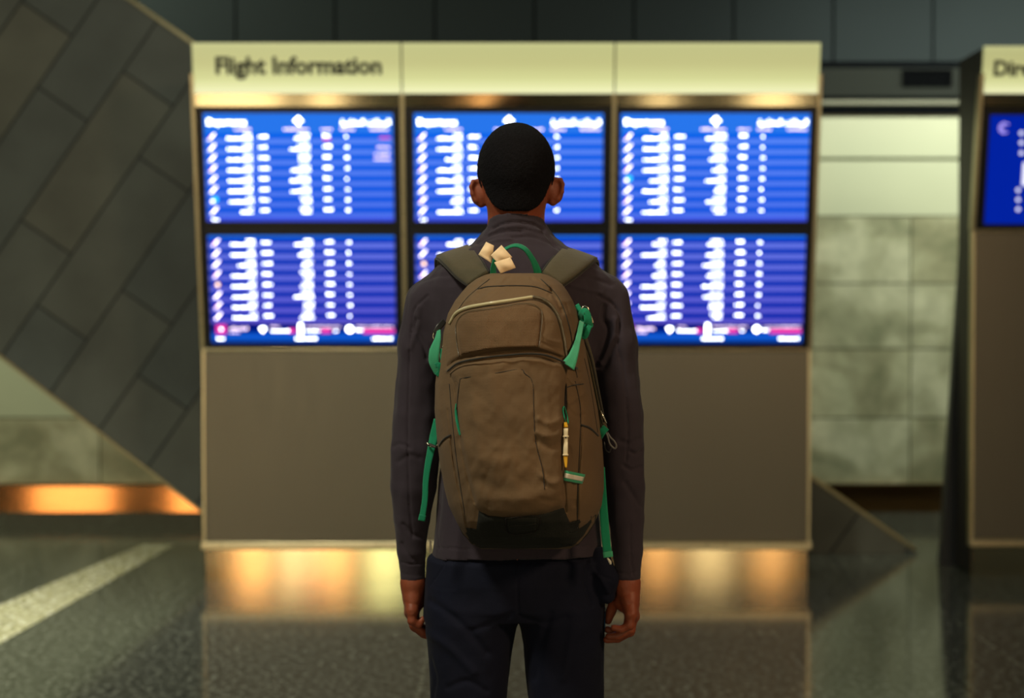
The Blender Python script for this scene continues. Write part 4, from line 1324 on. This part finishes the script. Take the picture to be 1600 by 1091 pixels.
# ================================================================== BACKPACK
M['bag'] = fabric('brown_pack_cloth', srgb(112, 90, 64), weave=1400, bump=0.4, var=0.12, sheen=0.04, vscale=9)
M['bagp'] = fabric('brown_ripstop_panel', srgb(108, 84, 58), weave=700, bump=0.8, var=0.08, sheen=0.04, vscale=9)
M['bagd'] = fabric('dark_pack_base_cloth', srgb(36, 38, 34), weave=1000, bump=0.4, var=0.15, sheen=0.02)
M['strap'] = fabric('olive_strap_cloth', srgb(82, 76, 56), weave=900, bump=0.5, var=0.06, sheen=0.2)
M['strapd'] = fabric('dark_strap_edging', srgb(48, 46, 40), weave=900, bump=0.3, var=0.06)
M['green'] = fabric('green_webbing', srgb(22, 140, 100), weave=1600, bump=0.5, var=0.05, sheen=0.2, vscale=20)
M['mint'] = fabric('pale_green_webbing', srgb(70, 175, 130), weave=1600, bump=0.5, var=0.05, sheen=0.2, vscale=20)
M['zip'] = simple('coated_zip_highlight', srgb(205, 196, 155), 0.25, spec=0.9)  # left run of the zip: its highlight put into a paler colour
M['zipd'] = simple('coated_zip', srgb(86, 76, 54), 0.35, spec=0.7)  # same zip without the highlight, also used for the panel seam
M['plas'] = simple('dark_plastic_buckle', srgb(40, 40, 38), 0.35)
M['metal'] = simple('steel_ring', srgb(190, 185, 165), 0.25, 1.0)
M['yellow'] = simple('yellow_plastic_clip', srgb(225, 170, 30), 0.35)
M['cream'] = simple('cream_plastic', srgb(235, 220, 180), 0.45)
M['slit'] = simple('dark_zip_opening', srgb(26, 22, 18), 0.9)
M['cord'] = simple('grey_cord', srgb(110, 108, 104), 0.6)
M['paper'] = simple('cream_paper_tag', srgb(250, 222, 178), 0.8, var=0.08, vscale=30, bump=0.3, bscale=60)

Ly = [427, 430, 436, 445, 456, 470, 490, 520, 560, 600, 640, 690, 730, 765, 790, 815, 835, 850, 858]
Lx = [768, 757, 744, 732, 722, 711, 700, 692, 685, 680, 679, 683, 688, 695, 701, 713, 724, 736, 752]
Rx = [845, 856, 868, 879, 887, 895, 903, 910, 918, 926, 934, 941, 943.5, 943.5, 940, 930, 917, 904, 890]
vpy = [427, 432, 445, 470, 500, 540, 600, 700, 780, 815, 840, 852, 858]
vpv = [0.12, .30, .50, .72, .86, .95, 1.0, 1.05, 1.0, .88, .66, .45, .25]
DE, DB = 2.885, 2.945           # depth of the pack's side seam and of its back

def sdseg(x, y, poly, w_):
    return np.exp(-(segdist(x, y, poly) / w_) ** 2)

feat = [  # (polyline, width px, height m)  + outwards
    ([(698, 580), (717, 567), (750, 560), (784, 557), (830, 554), (862, 560), (905, 578)], 3.0, 0.006),
    ([(700, 573), (720, 560), (784, 550), (840, 548), (880, 558), (900, 567)], 3.0, -0.004),
    ([(714, 600), (714, 640), (720, 690), (730, 740), (742, 785)], 2.2, -0.005),
    ([(882, 600), (884, 650), (882, 700), (882, 760), (884, 800)], 2.2, -0.006),
    ([(722, 592), (760, 586), (812, 577), (832, 598), (835, 640), (838, 690), (850, 735), (852, 760)], 1.4, -0.0025),
    ([(842, 655), (858, 662), (880, 655)], 4, 0.005), ([(840, 690), (860, 700), (880, 690)], 5, -0.005), ([(838, 676), (858, 682), (880, 674)], 4, 0.004),
    ([(730, 700), (760, 720), (800, 722)], 12, 0.003), ([(745, 750), (790, 765), (850, 750)], 12, -0.003),
    ([(845, 522), (860, 532), (878, 536)], 2.5, 0.003), ([(846, 536), (862, 542), (878, 546)], 2.5, -0.003), ([(845, 545), (865, 552), (880, 556)], 2.5, 0.003),
    ([(905, 500), (902, 540), (905, 600), (907, 660)], 3, -0.004), ([(915, 600), (925, 650), (935, 680)], 4, 0.004),
    ([(745, 452), (770, 448), (830, 448), (862, 458)], 1.3, -0.002),
    ([(790, 430), (775, 450), (745, 470)], 3, 0.003), ([(835, 432), (855, 455), (875, 480)], 3, 0.003), ([(862, 455), (872, 475), (885, 500), (895, 540)], 3, -0.004),
    ([(725, 460), (745, 445), (765, 435)], 3, -0.003), ([(700, 500), (720, 478), (745, 462)], 3, 0.003),
    ([(752, 440), (742, 452), (722, 470), (706, 496)], 2.5, -0.004), ([(762, 436), (750, 450), (735, 464)], 2.5, 0.004),
    ([(800, 430), (790, 440), (775, 447)], 2.5, -0.002), ([(780, 452), (765, 465), (748, 474)], 2.5, 0.002), ([(830, 436), (850, 446), (866, 464), (878, 490)], 2.5, -0.004),
    ([(845, 436), (868, 456), (884, 484), (893, 515), (897, 550)], 2.5, 0.004), ([(884, 476), (893, 500), (900, 530), (902, 560)], 2.0, -0.005), ([(862, 452), (858, 462)], 3, -0.003),
    ([(888, 590), (897, 600), (908, 596)], 2.5, 0.004), ([(890, 630), (905, 620), (915, 612)], 4, 0.004), ([(888, 640), (900, 650), (912, 648)], 3, -0.003),
    ([(848, 745), (862, 755), (878, 750)], 5, 0.004), ([(845, 780), (865, 782), (880, 772)], 4, -0.003), ([(855, 620), (858, 650), (856, 680)], 5, 0.002),
    ([(735, 620), (745, 680), (750, 740)], 8, 0.003), ([(890, 700), (896, 740), (897, 790)], 3, -0.003), ([(690, 610), (694, 650), (698, 680)], 3, -0.003), ([(686, 640), (690, 670)], 3, 0.003),
    ([(700, 640), (705, 690), (712, 740), (722, 790), (730, 830)], 1.6, -0.003),
]
feat = [(np.array([tuple(a) for a in catmull(p, len(p) * 4)]), w_, h_) for p, w_, h_ in feat]

def bag_D(x, y):
    x = np.asarray(x, float); y = np.asarray(y, float)
    L = np.interp(y, Ly, Lx); Rr = np.interp(y, Ly, Rx)
    u = np.clip(2 * (x - L) / (Rr - L) - 1, -1, 1)
    # the pack bulges most left of centre of its width, side gusset falls away on the right
    prof = (1 - np.abs(u) ** 2.7) ** 0.55
    d = DE - 0.175 * np.interp(y, vpy, vpv) * prof
    dis = np.zeros_like(d)
    for p, w_, h_ in feat:
        m = (x > p[:, 0].min() - 3 * w_) & (x < p[:, 0].max() + 3 * w_) & (y > p[:, 1].min() - 3 * w_) & (y < p[:, 1].max() + 3 * w_)
        if m.any():
            dis[m] += h_ * sdseg(x[m], y[m], [tuple(a) for a in p], w_)
    q = np.stack([x.ravel() / 30, y.ravel() / 38, 0 * x.ravel()], 1)
    wr = fnoise(q, 21, 3).reshape(x.shape) * 0.0042
    q2 = np.stack([x.ravel() / 9, y.ravel() / 26, 0 * x.ravel()], 1)
    wr2 = fnoise(q2, 22, 2).reshape(x.shape) * 0.0017 * np.clip((np.abs(u) - 0.35) * 3, 0.25, 1)
    edge = np.clip((1 - np.abs(u)) * 6, 0, 1)
    return d - (dis + wr + wr2) * edge

def Pv(x, y, D):
    cx = (x - 800.0) / F; cy = (545.5 - y) / F
    dy = CP + cy * SP; dz = -SP + cy * CP
    t = D / dy
    return np.stack([cx * t, D + 0 * x, CH + dz * t], -1)

pack = empty('backpack', (X_(808), 2.9, Z_(858, 2.88)))
setp(pack, 'brown hiking backpack with green webbing and dark base, worn on the back of the person', 'backpack')

# main compartment
ny, nx = 300, 220
yy = np.concatenate([[427], np.linspace(427.6, 857.5, ny - 2), [858]])
uu = -np.cos(np.linspace(0, math.pi, nx)) 
yyg, uug = np.meshgrid(yy, uu, indexing='ij')
L = np.interp(yyg, Ly, Lx); Rr = np.interp(yyg, Ly, Rx)
xg = L + (uug + 1) / 2 * (Rr - L)
V = Pv(xg, yyg, bag_D(xg, yyg)).reshape(-1, 3)
idx = np.arange(ny * nx).reshape(ny, nx)
Fq = np.stack([idx[:-1, :-1], idx[1:, :-1], idx[1:, 1:], idx[:-1, 1:]], -1).reshape(-1, 4)
# back plane: ring pushed to DB
ring = np.concatenate([idx[0, :], idx[1:, -1], idx[-1, -2::-1], idx[-2:0:-1, 0]])
rb = V[ring].copy(); c_ = rb.mean(0)
rb1 = rb.copy(); rb1[:, 1] = (DE + DB) / 2; 
rb2 = c_ + (rb - c_) * 0.96; rb2[:, 1] = DB
n0 = len(V); nr = len(ring)
V = np.vstack([V, rb1, rb2, [[c_[0], DB + 0.004, c_[2]]]])
extra = []
for i in range(nr):
    j = (i + 1) % nr
    extra.append((ring[i], ring[j], n0 + j, n0 + i))
    extra.append((n0 + i, n0 + j, n0 + nr + j, n0 + nr + i))
    extra.append((n0 + nr + i, n0 + nr + j, n0 + 2 * nr))
faces = [tuple(q_) for q_ in Fq.tolist()] + [tuple(int(v_) for v_ in e_) for e_ in extra]
main = fix_normals(mk('main_compartment', V, faces, M['bag'], parent=pack))

def patch(name, poly, mat, h=0.004, edge=6.0, center=None, K=14, n=160, parent=None, sink=0.004, smooth_poly=True, extra_f=None):
    p = np.array(poly, float)
    if smooth_poly:
        p = catmull(np.vstack([p, p[:1]]), n + 1)[:-1]
    else:
        q = np.vstack([p, p[:1]]); L_ = np.concatenate([[0], np.cumsum(np.hypot(*np.diff(q, axis=0).T))])
        t = np.linspace(0, L_[-1], n + 1)[:-1]
        p = np.stack([np.interp(t, L_, q[:, 0]), np.interp(t, L_, q[:, 1])], 1)
    c = p.mean(0) if center is None else np.array(center, float)
    ss = np.concatenate([[1, 0.995], 1 - np.linspace(0.01, 1, K) ** 1.0])[:-1]
    V, Fc = [], []
    closed = [tuple(a) for a in np.vstack([p, p[:1]])]
    for i, s_ in enumerate(ss):
        q = c + (p - c) * s_
        dist = segdist(q[:, 0], q[:, 1], closed)
        off = h * np.sin(np.clip(dist / edge, 0, 1) * math.pi / 2)
        if i == 0: off = np.full(len(q), -sink)
        if extra_f is not None and i: off = off + extra_f(q[:, 0], q[:, 1])
        V.append(Pv(q[:, 0], q[:, 1], bag_D(q[:, 0], q[:, 1]) - off - 0.0006))
    V = np.vstack(V); m = len(p)
    cc = Pv(np.array([c[0]]), np.array([c[1]]), bag_D(np.array([c[0]]), np.array([c[1]])) - h - 0.0006)
    V = np.vstack([V, cc])
    for i in range(len(ss) - 1):
        for k in range(m):
            k2 = (k + 1) % m
            Fc.append((i * m + k, i * m + k2, (i + 1) * m + k2, (i + 1) * m + k))
    for k in range(m):
        Fc.append(((len(ss) - 1) * m + k, (len(ss) - 1) * m + (k + 1) % m, len(V) - 1))
    return fix_normals(mk(name, V, Fc, mat, parent=parent or pack))

def on_bag(poly, off, n=None):
    p = np.array(poly, float)
    q = catmull(p, n or len(p) * 6)
    return Pv(q[:, 0], q[:, 1], bag_D(q[:, 0], q[:, 1]) - off)

# front lower pocket
lowp = patch('front_pocket', [(701, 583), (717, 571), (750, 564), (784, 560), (830, 557), (862, 563), (884, 574), (883, 620), (881, 680), (881, 740), (884, 788), (866, 800), (828, 808), (782, 808), (750, 800), (738, 775), (727, 735), (718, 690), (712, 640), (710, 602)],
             M['bag'], h=0.011, edge=9, center=(797, 690), K=40, n=240)
# upper zippered pocket
upp = patch('top_pocket', [(698, 572), (697, 530), (702, 508), (716, 490), (742, 480), (790, 473), (828, 468), (850, 473), (866, 487), (876, 510), (883, 545), (884, 562), (862, 553), (830, 547), (784, 549), (740, 556), (716, 562)],
            M['bag'], h=0.008, edge=7, center=(790, 515), K=24, n=220)
pn = patch('ripstop_panel', [(712, 503), (728, 487), (770, 481), (822, 473), (848, 486), (846, 520), (843, 545), (800, 546), (760, 549), (718, 557), (714, 530)],
           M['bagp'], h=0.0125, edge=5, center=(782, 515), K=22, n=220, parent=pack, smooth_poly=False, sink=-0.004)
zp = mk('pocket_zip', *tube(on_bag([(702, 506), (712, 490), (730, 481), (760, 475), (800, 469), (832, 464)], 0.010), [0.0022, 0.0032, 0.0034, 0.0032, 0.003, 0.003], 8, n=50), M['zip'], parent=pack)
mk('pocket_zip', *tube(on_bag([(832, 464), (850, 469), (864, 481), (875, 500), (882, 530), (886, 560)], 0.010), [0.003, 0.0032, 0.0026, 0.0022, 0.002], 8, n=50), M['zipd'], parent=pack)
mk('pocket_seam', *tube(on_bag([(699, 580), (717, 567), (750, 560), (784, 556), (830, 553), (862, 558), (902, 576)], 0.013), 0.0018, 8, n=60), M['strapd'], parent=pack)
mk('top_seam', *tube(on_bag([(745, 452), (770, 447.5), (830, 447.5), (862, 458)], 0.001), 0.0012, 6, n=40), M['strapd'], parent=pack)

# stitched seams
def seam(pts, off, rad=0.0008, mat='strapd', n=60):
    mk('seam', *tube(on_bag(pts, off), rad, 6, n=n), M[mat], parent=pack)
seam([(713, 640), (718, 598), (724, 591), (760, 586), (811, 577.5), (820, 584), (832, 598), (834, 640), (837, 690), (848, 735), (851, 765)], 0.0118)
seam([(702, 600), (706, 650), (711, 700), (717, 745), (724, 790), (729, 826)], 0.0012)
seam([(899, 596), (907, 640), (906, 700), (903, 760), (902, 826)], 0.0015)
seam([(913, 560), (922, 600), (930, 650), (934, 676)], 0.0012)
seam([(765, 436), (745, 452), (726, 470), (706, 500)], 0.0012)
seam([(845, 436), (866, 456), (880, 480), (892, 520), (896, 560), (902, 590)], 0.0014)
seam([(884, 606), (896, 602), (912, 600)], 0.0022)
seam([(790, 810), (840, 807), (836.5, 831), (796, 834), (790, 810)], 0.0108, 0.0009, 'slit')
seam([(717, 558), (713, 530), (713, 505), (729, 488), (770, 482), (822, 474), (846, 486), (845, 520), (842, 544)], 0.0122, 0.0007, 'zipd')

# dark reinforced base
base = patch('base_panel', [(748, 797), (758, 805), (785, 808), (812, 806), (841, 803), (864, 797), (880, 790), (886, 806), (893, 822), (901, 832), (908, 822), (922, 813), (933, 804), (930, 817), (918, 836), (903, 852), (870, 857), (800, 858.0), (750, 857), (738, 851), (722, 834), (717, 823), (728, 830), (742, 842), (745, 820)],
             M['bagd'], h=0.006, edge=6, center=(815, 838), K=16, n=300, smooth_poly=False)
lp = patch('base_loop', [(788, 809), (842, 806), (838, 830), (795, 833)], M['bagd'], h=0.010, edge=3, K=10, n=100, smooth_poly=False)
mk('loop_stitching', *tube(on_bag([(796, 822), (817, 821), (838, 819)], 0.011), 0.0012, 6), M['bagd'], parent=lp)

# stretch side pockets
patch('side_pocket', [(685, 696), (694, 688), (704, 680), (705, 700), (712, 740), (722, 780), (731, 832), (722, 827), (712, 812), (700, 785), (692, 750)], M['bag'], h=0.005, edge=4, K=14, n=140, center=(708, 750))
patch('side_pocket', [(909, 664), (922, 670), (934, 680), (941, 700), (942, 745), (939, 790), (925, 810), (904, 828), (903, 790), (905, 740), (908, 700)], M['bag'], h=0.006, edge=4, K=14, n=140, center=(922, 745))
mk('side_pocket_hem', *tube(on_bag([(686, 697), (690, 690), (696, 684), (704, 680)], 0.006), 0.0016, 6), M['strapd'], parent=pack)
mk('side_pocket_hem', *tube(on_bag([(909, 664), (922, 669), (935, 681)], 0.007), 0.0016, 6), M['strapd'], parent=pack)

# zip opening on the right with green loop and clip
patch('zip_opening', [(882.5, 600), (885.5, 602), (886, 630), (884.5, 655), (882, 654), (881, 625)], M['slit'], h=0.0035, edge=2, K=6, n=60, sink=-0.001)
mk('zip_loop', *tube(on_bag([(884, 661), (880, 642), (881.5, 636), (886, 650), (888, 662)], 0.010), 0.0013, 6), M['green'], parent=pack)
def clip_pts(pts, off=0.016): return on_bag(pts, off)
cl = mk('whistle_clip', *ribbon(clip_pts([(883.5, 660), (884.0, 668)]), [0.005, 0.0085], 0.006, n=10), M['yellow'], parent=pack)
mk('clip_body', *ribbon(clip_pts([(884, 670), (884, 690), (883.5, 712)]), [0.0085, 0.0075, 0.0085], 0.006, n=14), M['cream'], parent=cl)
mk('clip_band', *ribbon(clip_pts([(884, 681), (884, 683)], 0.0165), 0.0105, 0.0075, n=4), M['cream'], parent=cl)
mk('clip_band', *ribbon(clip_pts([(883.6, 710), (883.6, 712)], 0.0165), 0.0105, 0.0075, n=4), M['cream'], parent=cl)
mk('clip_rivet', *sphere(tuple(clip_pts([(884, 684), (884, 685)], 0.022)[0]), 0.0014, 8), M['slit'], parent=cl)
mk('clip_end', *ribbon(clip_pts([(883.6, 713), (884, 722), (884.5, 731)]), [0.0075, 0.006, 0.003], 0.005, n=12), M['yellow'], parent=cl)
# stitched green and white tab
tb = mk('reflective_tab', *ribbon(on_bag([(881.5, 743), (896, 746), (911.5, 749)], 0.008), 0.0185, 0.0025, n=14), M['mint'], parent=pack)
mk('white_stripe', *ribbon(on_bag([(882, 743), (896, 746), (911, 749)], 0.0098), 0.0085, 0.0015, n=14), M['white'], parent=tb)
# green zip puller on the left
mk('zip_puller', *tube(on_bag([(712.5, 631), (712.5, 645), (714.5, 660), (719, 680)], 0.008), [0.0013, 0.0025, 0.0028, 0.0022], 8), M['green'], parent=pack)

# compression straps
mk('compression_strap', *ribbon([P(888, 572, 2.735), P(896, 556, 2.752), P(903, 532, 2.79), P(909, 503, 2.848)], [0.026, 0.018, 0.011, 0.010], 0.002, n=30, ups=[(0.3, -1, 0.2)] * 4), M['mint'], parent=pack)
cs = mk('strap_loop', *ribbon([P(906, 500, 2.868), P(909, 489, 2.852), P(915, 487, 2.850), P(919, 500, 2.850), P(917, 508, 2.855), P(914, 500, 2.862), P(912, 512, 2.858), P(912, 524, 2.858)], [0.012, 0.013, 0.014, 0.016, 0.017, 0.017, 0.018, 0.019], 0.002, n=44, ups=[(-.5, -1, 0), (0, -1, .6), (.2, -1, .5), (.3, -1, 0), (0, -1, -.3), (-.2, -1, 0), (0, -1, 0), (0, -1, 0)]), M['green'], parent=pack)
mk('strap_fold', *ribbon([P(906, 522, 2.856), P(914, 526, 2.852), P(920, 512, 2.852), P(923, 508, 2.856), P(919, 506, 2.86)], 0.010, 0.002, n=26, ups=[(0, -1, 0)] * 5), M['green'], parent=cs)
mk('strap_anchor', *ribbon([P(900, 477, 2.885), P(906, 487, 2.878), P(909, 496, 2.872)], 0.012, 0.003, n=12), M['green'], parent=pack)
ring_pts = [P(914 + 6 * math.sin(t), 486 + 9 * -math.cos(t) * .9 + 1, 2.866) for t in np.linspace(-2.2, 2.4, 14)]
mk('ring', *tube(ring_pts, 0.0016, 8, n=36), M['metal'], parent=pack)
mk('buckle', *ribbon([P(909, 485, 2.868), P(915, 491, 2.862), P(921, 496, 2.860)], [0.008, 0.011, 0.009], 0.006, n=12), M['plas'], parent=pack)
mk('cord_toggle', *ribbon([P(920, 490, 2.868), P(922, 497, 2.866), P(924, 505, 2.866)], [0.004, 0.008, 0.009], 0.006, n=12), M['cream'], parent=pack)

lb = mk('compression_strap', *ribbon([P(686, 516, 2.862), P(684, 530, 2.852), P(679, 548, 2.845), P(678, 565, 2.845), P(684, 583, 2.850)], [0.007, 0.012, 0.020, 0.020, 0.014], 0.003, n=36, ups=[(-.2, -1, 0)] * 5), M['mint'], parent=pack)
mk('strap_tail', *ribbon([P(690, 545, 2.848), P(692, 560, 2.842), P(697, 577, 2.836)], [0.008, 0.010, 0.012], 0.003, n=20), M['green'], parent=lb)
mk('strap_fold', *ribbon([P(680, 572, 2.840), P(686, 570, 2.836), P(688, 580, 2.838), P(682, 587, 2.842)], 0.009, 0.002, n=20), M['green'], parent=lb)
mk('buckle', *ribbon([P(694, 502, 2.872), P(686, 511, 2.864), P(678, 520, 2.862)], [0.010, 0.012, 0.006], 0.005, n=14), M['plas'], parent=pack)
mk('buckle', *tube([P(678, 519, 2.862), P(676.5, 526, 2.862), P(678, 530, 2.862)], 0.0016, 6), M['metal'], parent=pack)
mk('buckle', *tube([P(691, 543, 2.843), P(694, 541, 2.842), P(695.5, 550, 2.842), P(692, 553, 2.843)], 0.0014, 6), M['metal'], parent=pack)

# hanging webbing ends
lw = mk('hanging_strap', *ribbon([P(683, 655, 2.900), P(678, 682, 2.895), P(674, 700, 2.890), P(668, 730, 2.888), P(665, 755, 2.888), P(664, 780, 2.888), P(660, 808, 2.888)], [0.013, 0.017, 0.015, 0.0125, 0.0115, 0.0115, 0.0120], 0.002, n=50, ups=[(-.2, -1, 0)] * 7), M['green'], parent=pack)
mk('strap_end', *ribbon([P(660.5, 805, 2.886), P(658.5, 814, 2.886)], 0.0135, 0.004, n=6), M['green'], parent=lw)
mk('slide_buckle', *tube([P(667, 692, 2.884), P(672, 697, 2.880), P(681, 698, 2.880), P(686, 693, 2.884)], 0.0022, 8), M['metal'], parent=lw)
mk('slide_buckle', *ribbon([P(670, 694, 2.878), P(682, 699, 2.876)], 0.005, 0.003, n=8), M['plas'], parent=lw)
rw = mk('hanging_strap', *ribbon([P(941, 730, 2.915), P(942, 770, 2.910), P(944, 810, 2.900), P(947, 845, 2.895), P(950, 869, 2.890)], [0.010, 0.014, 0.0165, 0.0165, 0.0165], 0.002, n=40, ups=[(.1, -1, 0)] * 5), M['green'], parent=pack)
mk('strap_end', *ribbon([P(949.5, 862, 2.886), P(950.5, 871, 2.886)], 0.0185, 0.004, n=6), M['mint'], parent=rw)
mk('strap_hook', *tube([P(949, 872, 2.888), P(953, 878, 2.888), P(954, 882, 2.888)], [0.0015, 0.003, 0.002], 8), M['white'], parent=rw)
# right-hand lower shoulder strap, its adjuster and loose cord
ls = mk('lower_strap', *ribbon([P(905, 520, 2.905), P(918, 560, 2.900), P(929, 610, 2.895), P(939, 655, 2.890), P(945, 672, 2.885)], [0.024, 0.022, 0.018, 0.014, 0.010], 0.008, n=40, ups=[(.6, -1, 0)] * 5), M['strap'], parent=pack)
mk('strap_edging', *tube([P(908, 518, 2.895), P(923, 560, 2.890), P(934, 610, 2.885), P(944, 660, 2.880)], 0.0022, 8), M['strapd'], parent=ls)
mk('slide_buckle', *tube([P(938, 641, 2.880), P(942, 650, 2.878), P(948, 662, 2.878)], [0.0012, 0.0022, 0.0016], 8), M['metal'], parent=ls)
mk('strap_loop', *ribbon([P(936, 683, 2.868), P(941, 675, 2.864), P(947, 668, 2.866)], 0.014, 0.004, n=12, ups=[(-.3, -1, 0)] * 3), M['green'], parent=ls)
mk('cord_loop', *tube([P(947, 676, 2.868), P(950, 684, 2.866), P(953, 694, 2.866), P(960, 701, 2.866), P(963, 697, 2.866), P(960, 690, 2.866), P(954, 684, 2.868), P(949, 676, 2.870)], 0.0018, 8, n=50), M['cord'], parent=ls)
mk('cord_loop', *tube([P(944, 690, 2.885), P(946, 702, 2.882), P(952, 707, 2.884), P(955, 700, 2.886)], 0.0013, 6, n=30), M['plas'], parent=ls)
mk('pocket_cord', *tube([P(936, 703, 2.868), P(933, 712, 2.862), P(937, 720, 2.866), P(934, 730, 2.862)], 0.0012, 6, n=24), M['plas'], parent=pack)

# padded shoulder straps over the shoulders, down the chest and back under the arms
for sd, nm in ((-1, 'L'), (1, 'R')):
    if sd < 0:
        path = [P(748, 437, 2.905), P(733, 421, 2.935), P(717, 402, 2.985), P(708, 396, 3.04), P(705, 403, 3.10), P(704, 430, 3.155), P(702, 480, 3.180), P(700, 560, 3.178), P(694, 640, 3.160), P(690, 680, 3.10)]
    else:
        path = [P(862, 437, 2.905), P(879, 421, 2.935), P(898, 404, 2.985), P(907, 399, 3.04), P(910, 407, 3.10), P(912, 433, 3.155), P(914, 480, 3.180), P(916, 560, 3.178), P(922, 640, 3.160), P(926, 680, 3.10)]
    ups_ = [(sd * .15, -1, 0.55), (sd * .2, -1, 0.7), (sd * .3, -.7, 1), (sd * .35, -.1, 1), (sd * .3, .6, 1), (sd * .1, 1, .3), (0, 1, 0), (0, 1, 0), (0, 1, 0), (sd * .2, 1, -.3)]
    wd = [0.046, 0.058, 0.066, 0.066, 0.064, 0.060, 0.056, 0.050, 0.034, 0.02]
    st = mk('shoulder_strap', *ribbon(path, wd, 0.014, n=90, ups=ups_, crown=0.12), M['strap'], parent=pack)
    q = catmull(path, 90); U = catmull(ups_, 90); W = np.interp(np.linspace(0, 1, 90), np.linspace(0, 1, len(wd)), wd)
    for e_ in (-1, 1):
        ed = []
        for i in range(0, 90, 3):
            t = Vector(q[min(i + 1, 89)] - q[max(i - 1, 0)]).normalized(); u_ = Vector(U[i]); s__ = t.cross(u_).normalized()
            ed.append(tuple(Vector(q[i]) + s__ * (e_ * W[i] / 2)))
        mk('strap_piping', *tube(ed, 0.0032, 6, n=60), M['strapd'], parent=st)

# grab handle
hd = mk('grab_handle', *ribbon([P(771, 432, 2.912), P(771, 418, 2.905), P(778, 400, 2.895), P(792, 388, 2.888), P(806, 383.5, 2.882), P(820, 389, 2.884), P(830, 402, 2.892), P(837, 416, 2.902), P(842, 432, 2.912)],
                               [0.013, 0.013, 0.011, 0.010, 0.011, 0.011, 0.012, 0.014, 0.016], 0.0025, n=60,
                               ups=[(.5, -1, 0), (.8, -1, 0), (.3, -1, 1), (0, -.7, 1), (0, -.7, 1), (.2, -1, .8), (.5, -1, .4), (.3, -1, .2), (0, -1, 0)]), M['green'], parent=pack)

# three paper airline tags hanging from the grab handle
def tag_quad(name, px4, D, label, bend=0.004, dtilt=(0, 0, 0, 0)):
    c = [np.array(P(x, y, D + dd)) for (x, y), dd in zip(px4, dtilt)]
    n = 10; V, Fc = [], []
    for side in (0, 1):
        for i in range(n):
            for j in range(n):
                a, b = i / (n - 1), j / (n - 1)
                p = (c[0] * (1 - a) + c[1] * a) * (1 - b) + (c[3] * (1 - a) + c[2] * a) * b
                p = p + np.array([0, -bend * math.sin(a * math.pi) + 0.0015 * math.sin(b * 7 + a * 3) + side * 0.0006, 0])
                V.append(tuple(p))
    for i in range(n - 1):
        for j in range(n - 1):
            k = i * n + j
            Fc.append((k, k + 1, k + n + 1, k + n)); k += n * n
            Fc.append((k, k + n, k + n + 1, k + 1))
    rim = [i * n for i in range(n)] + [(n - 1) * n + j for j in range(1, n)] + [i * n + n - 1 for i in range(n - 2, -1, -1)] + [j for j in range(n - 2, 0, -1)]
    for a, b in zip(rim, rim[1:] + rim[:1]):
        Fc.append((a, b, b + n * n, a + n * n))
    org = c[0]
    o = mk(name, V, Fc, M['paper'], loc=tuple((c[0] + c[1]) / 2), smooth=True)
    return fix_normals(setp(o, label, 'luggage tag', 'paper luggage tags on the backpack handle'))
tag_quad('luggage_tag', [(759.5, 378), (772, 384), (768, 411.5), (747.5, 398)], 2.874, 'cream paper luggage tag stub on the green handle, leftmost of the three', dtilt=(0, 0, -.004, -.004))
tag_quad('luggage_tag', [(783.5, 383), (800.5, 402), (781, 415), (766.5, 399)], 2.868, 'cream paper luggage tag stub in the middle, between the left one and the lowest one', dtilt=(0, 0, -.002, -.002))
tag_quad('luggage_tag', [(797.5, 402), (806, 418.5), (782, 427.5), (772, 410)], 2.862, 'cream paper luggage tag stub hanging lowest, just over the top of the backpack', dtilt=(0, 0, -.004, -.004))
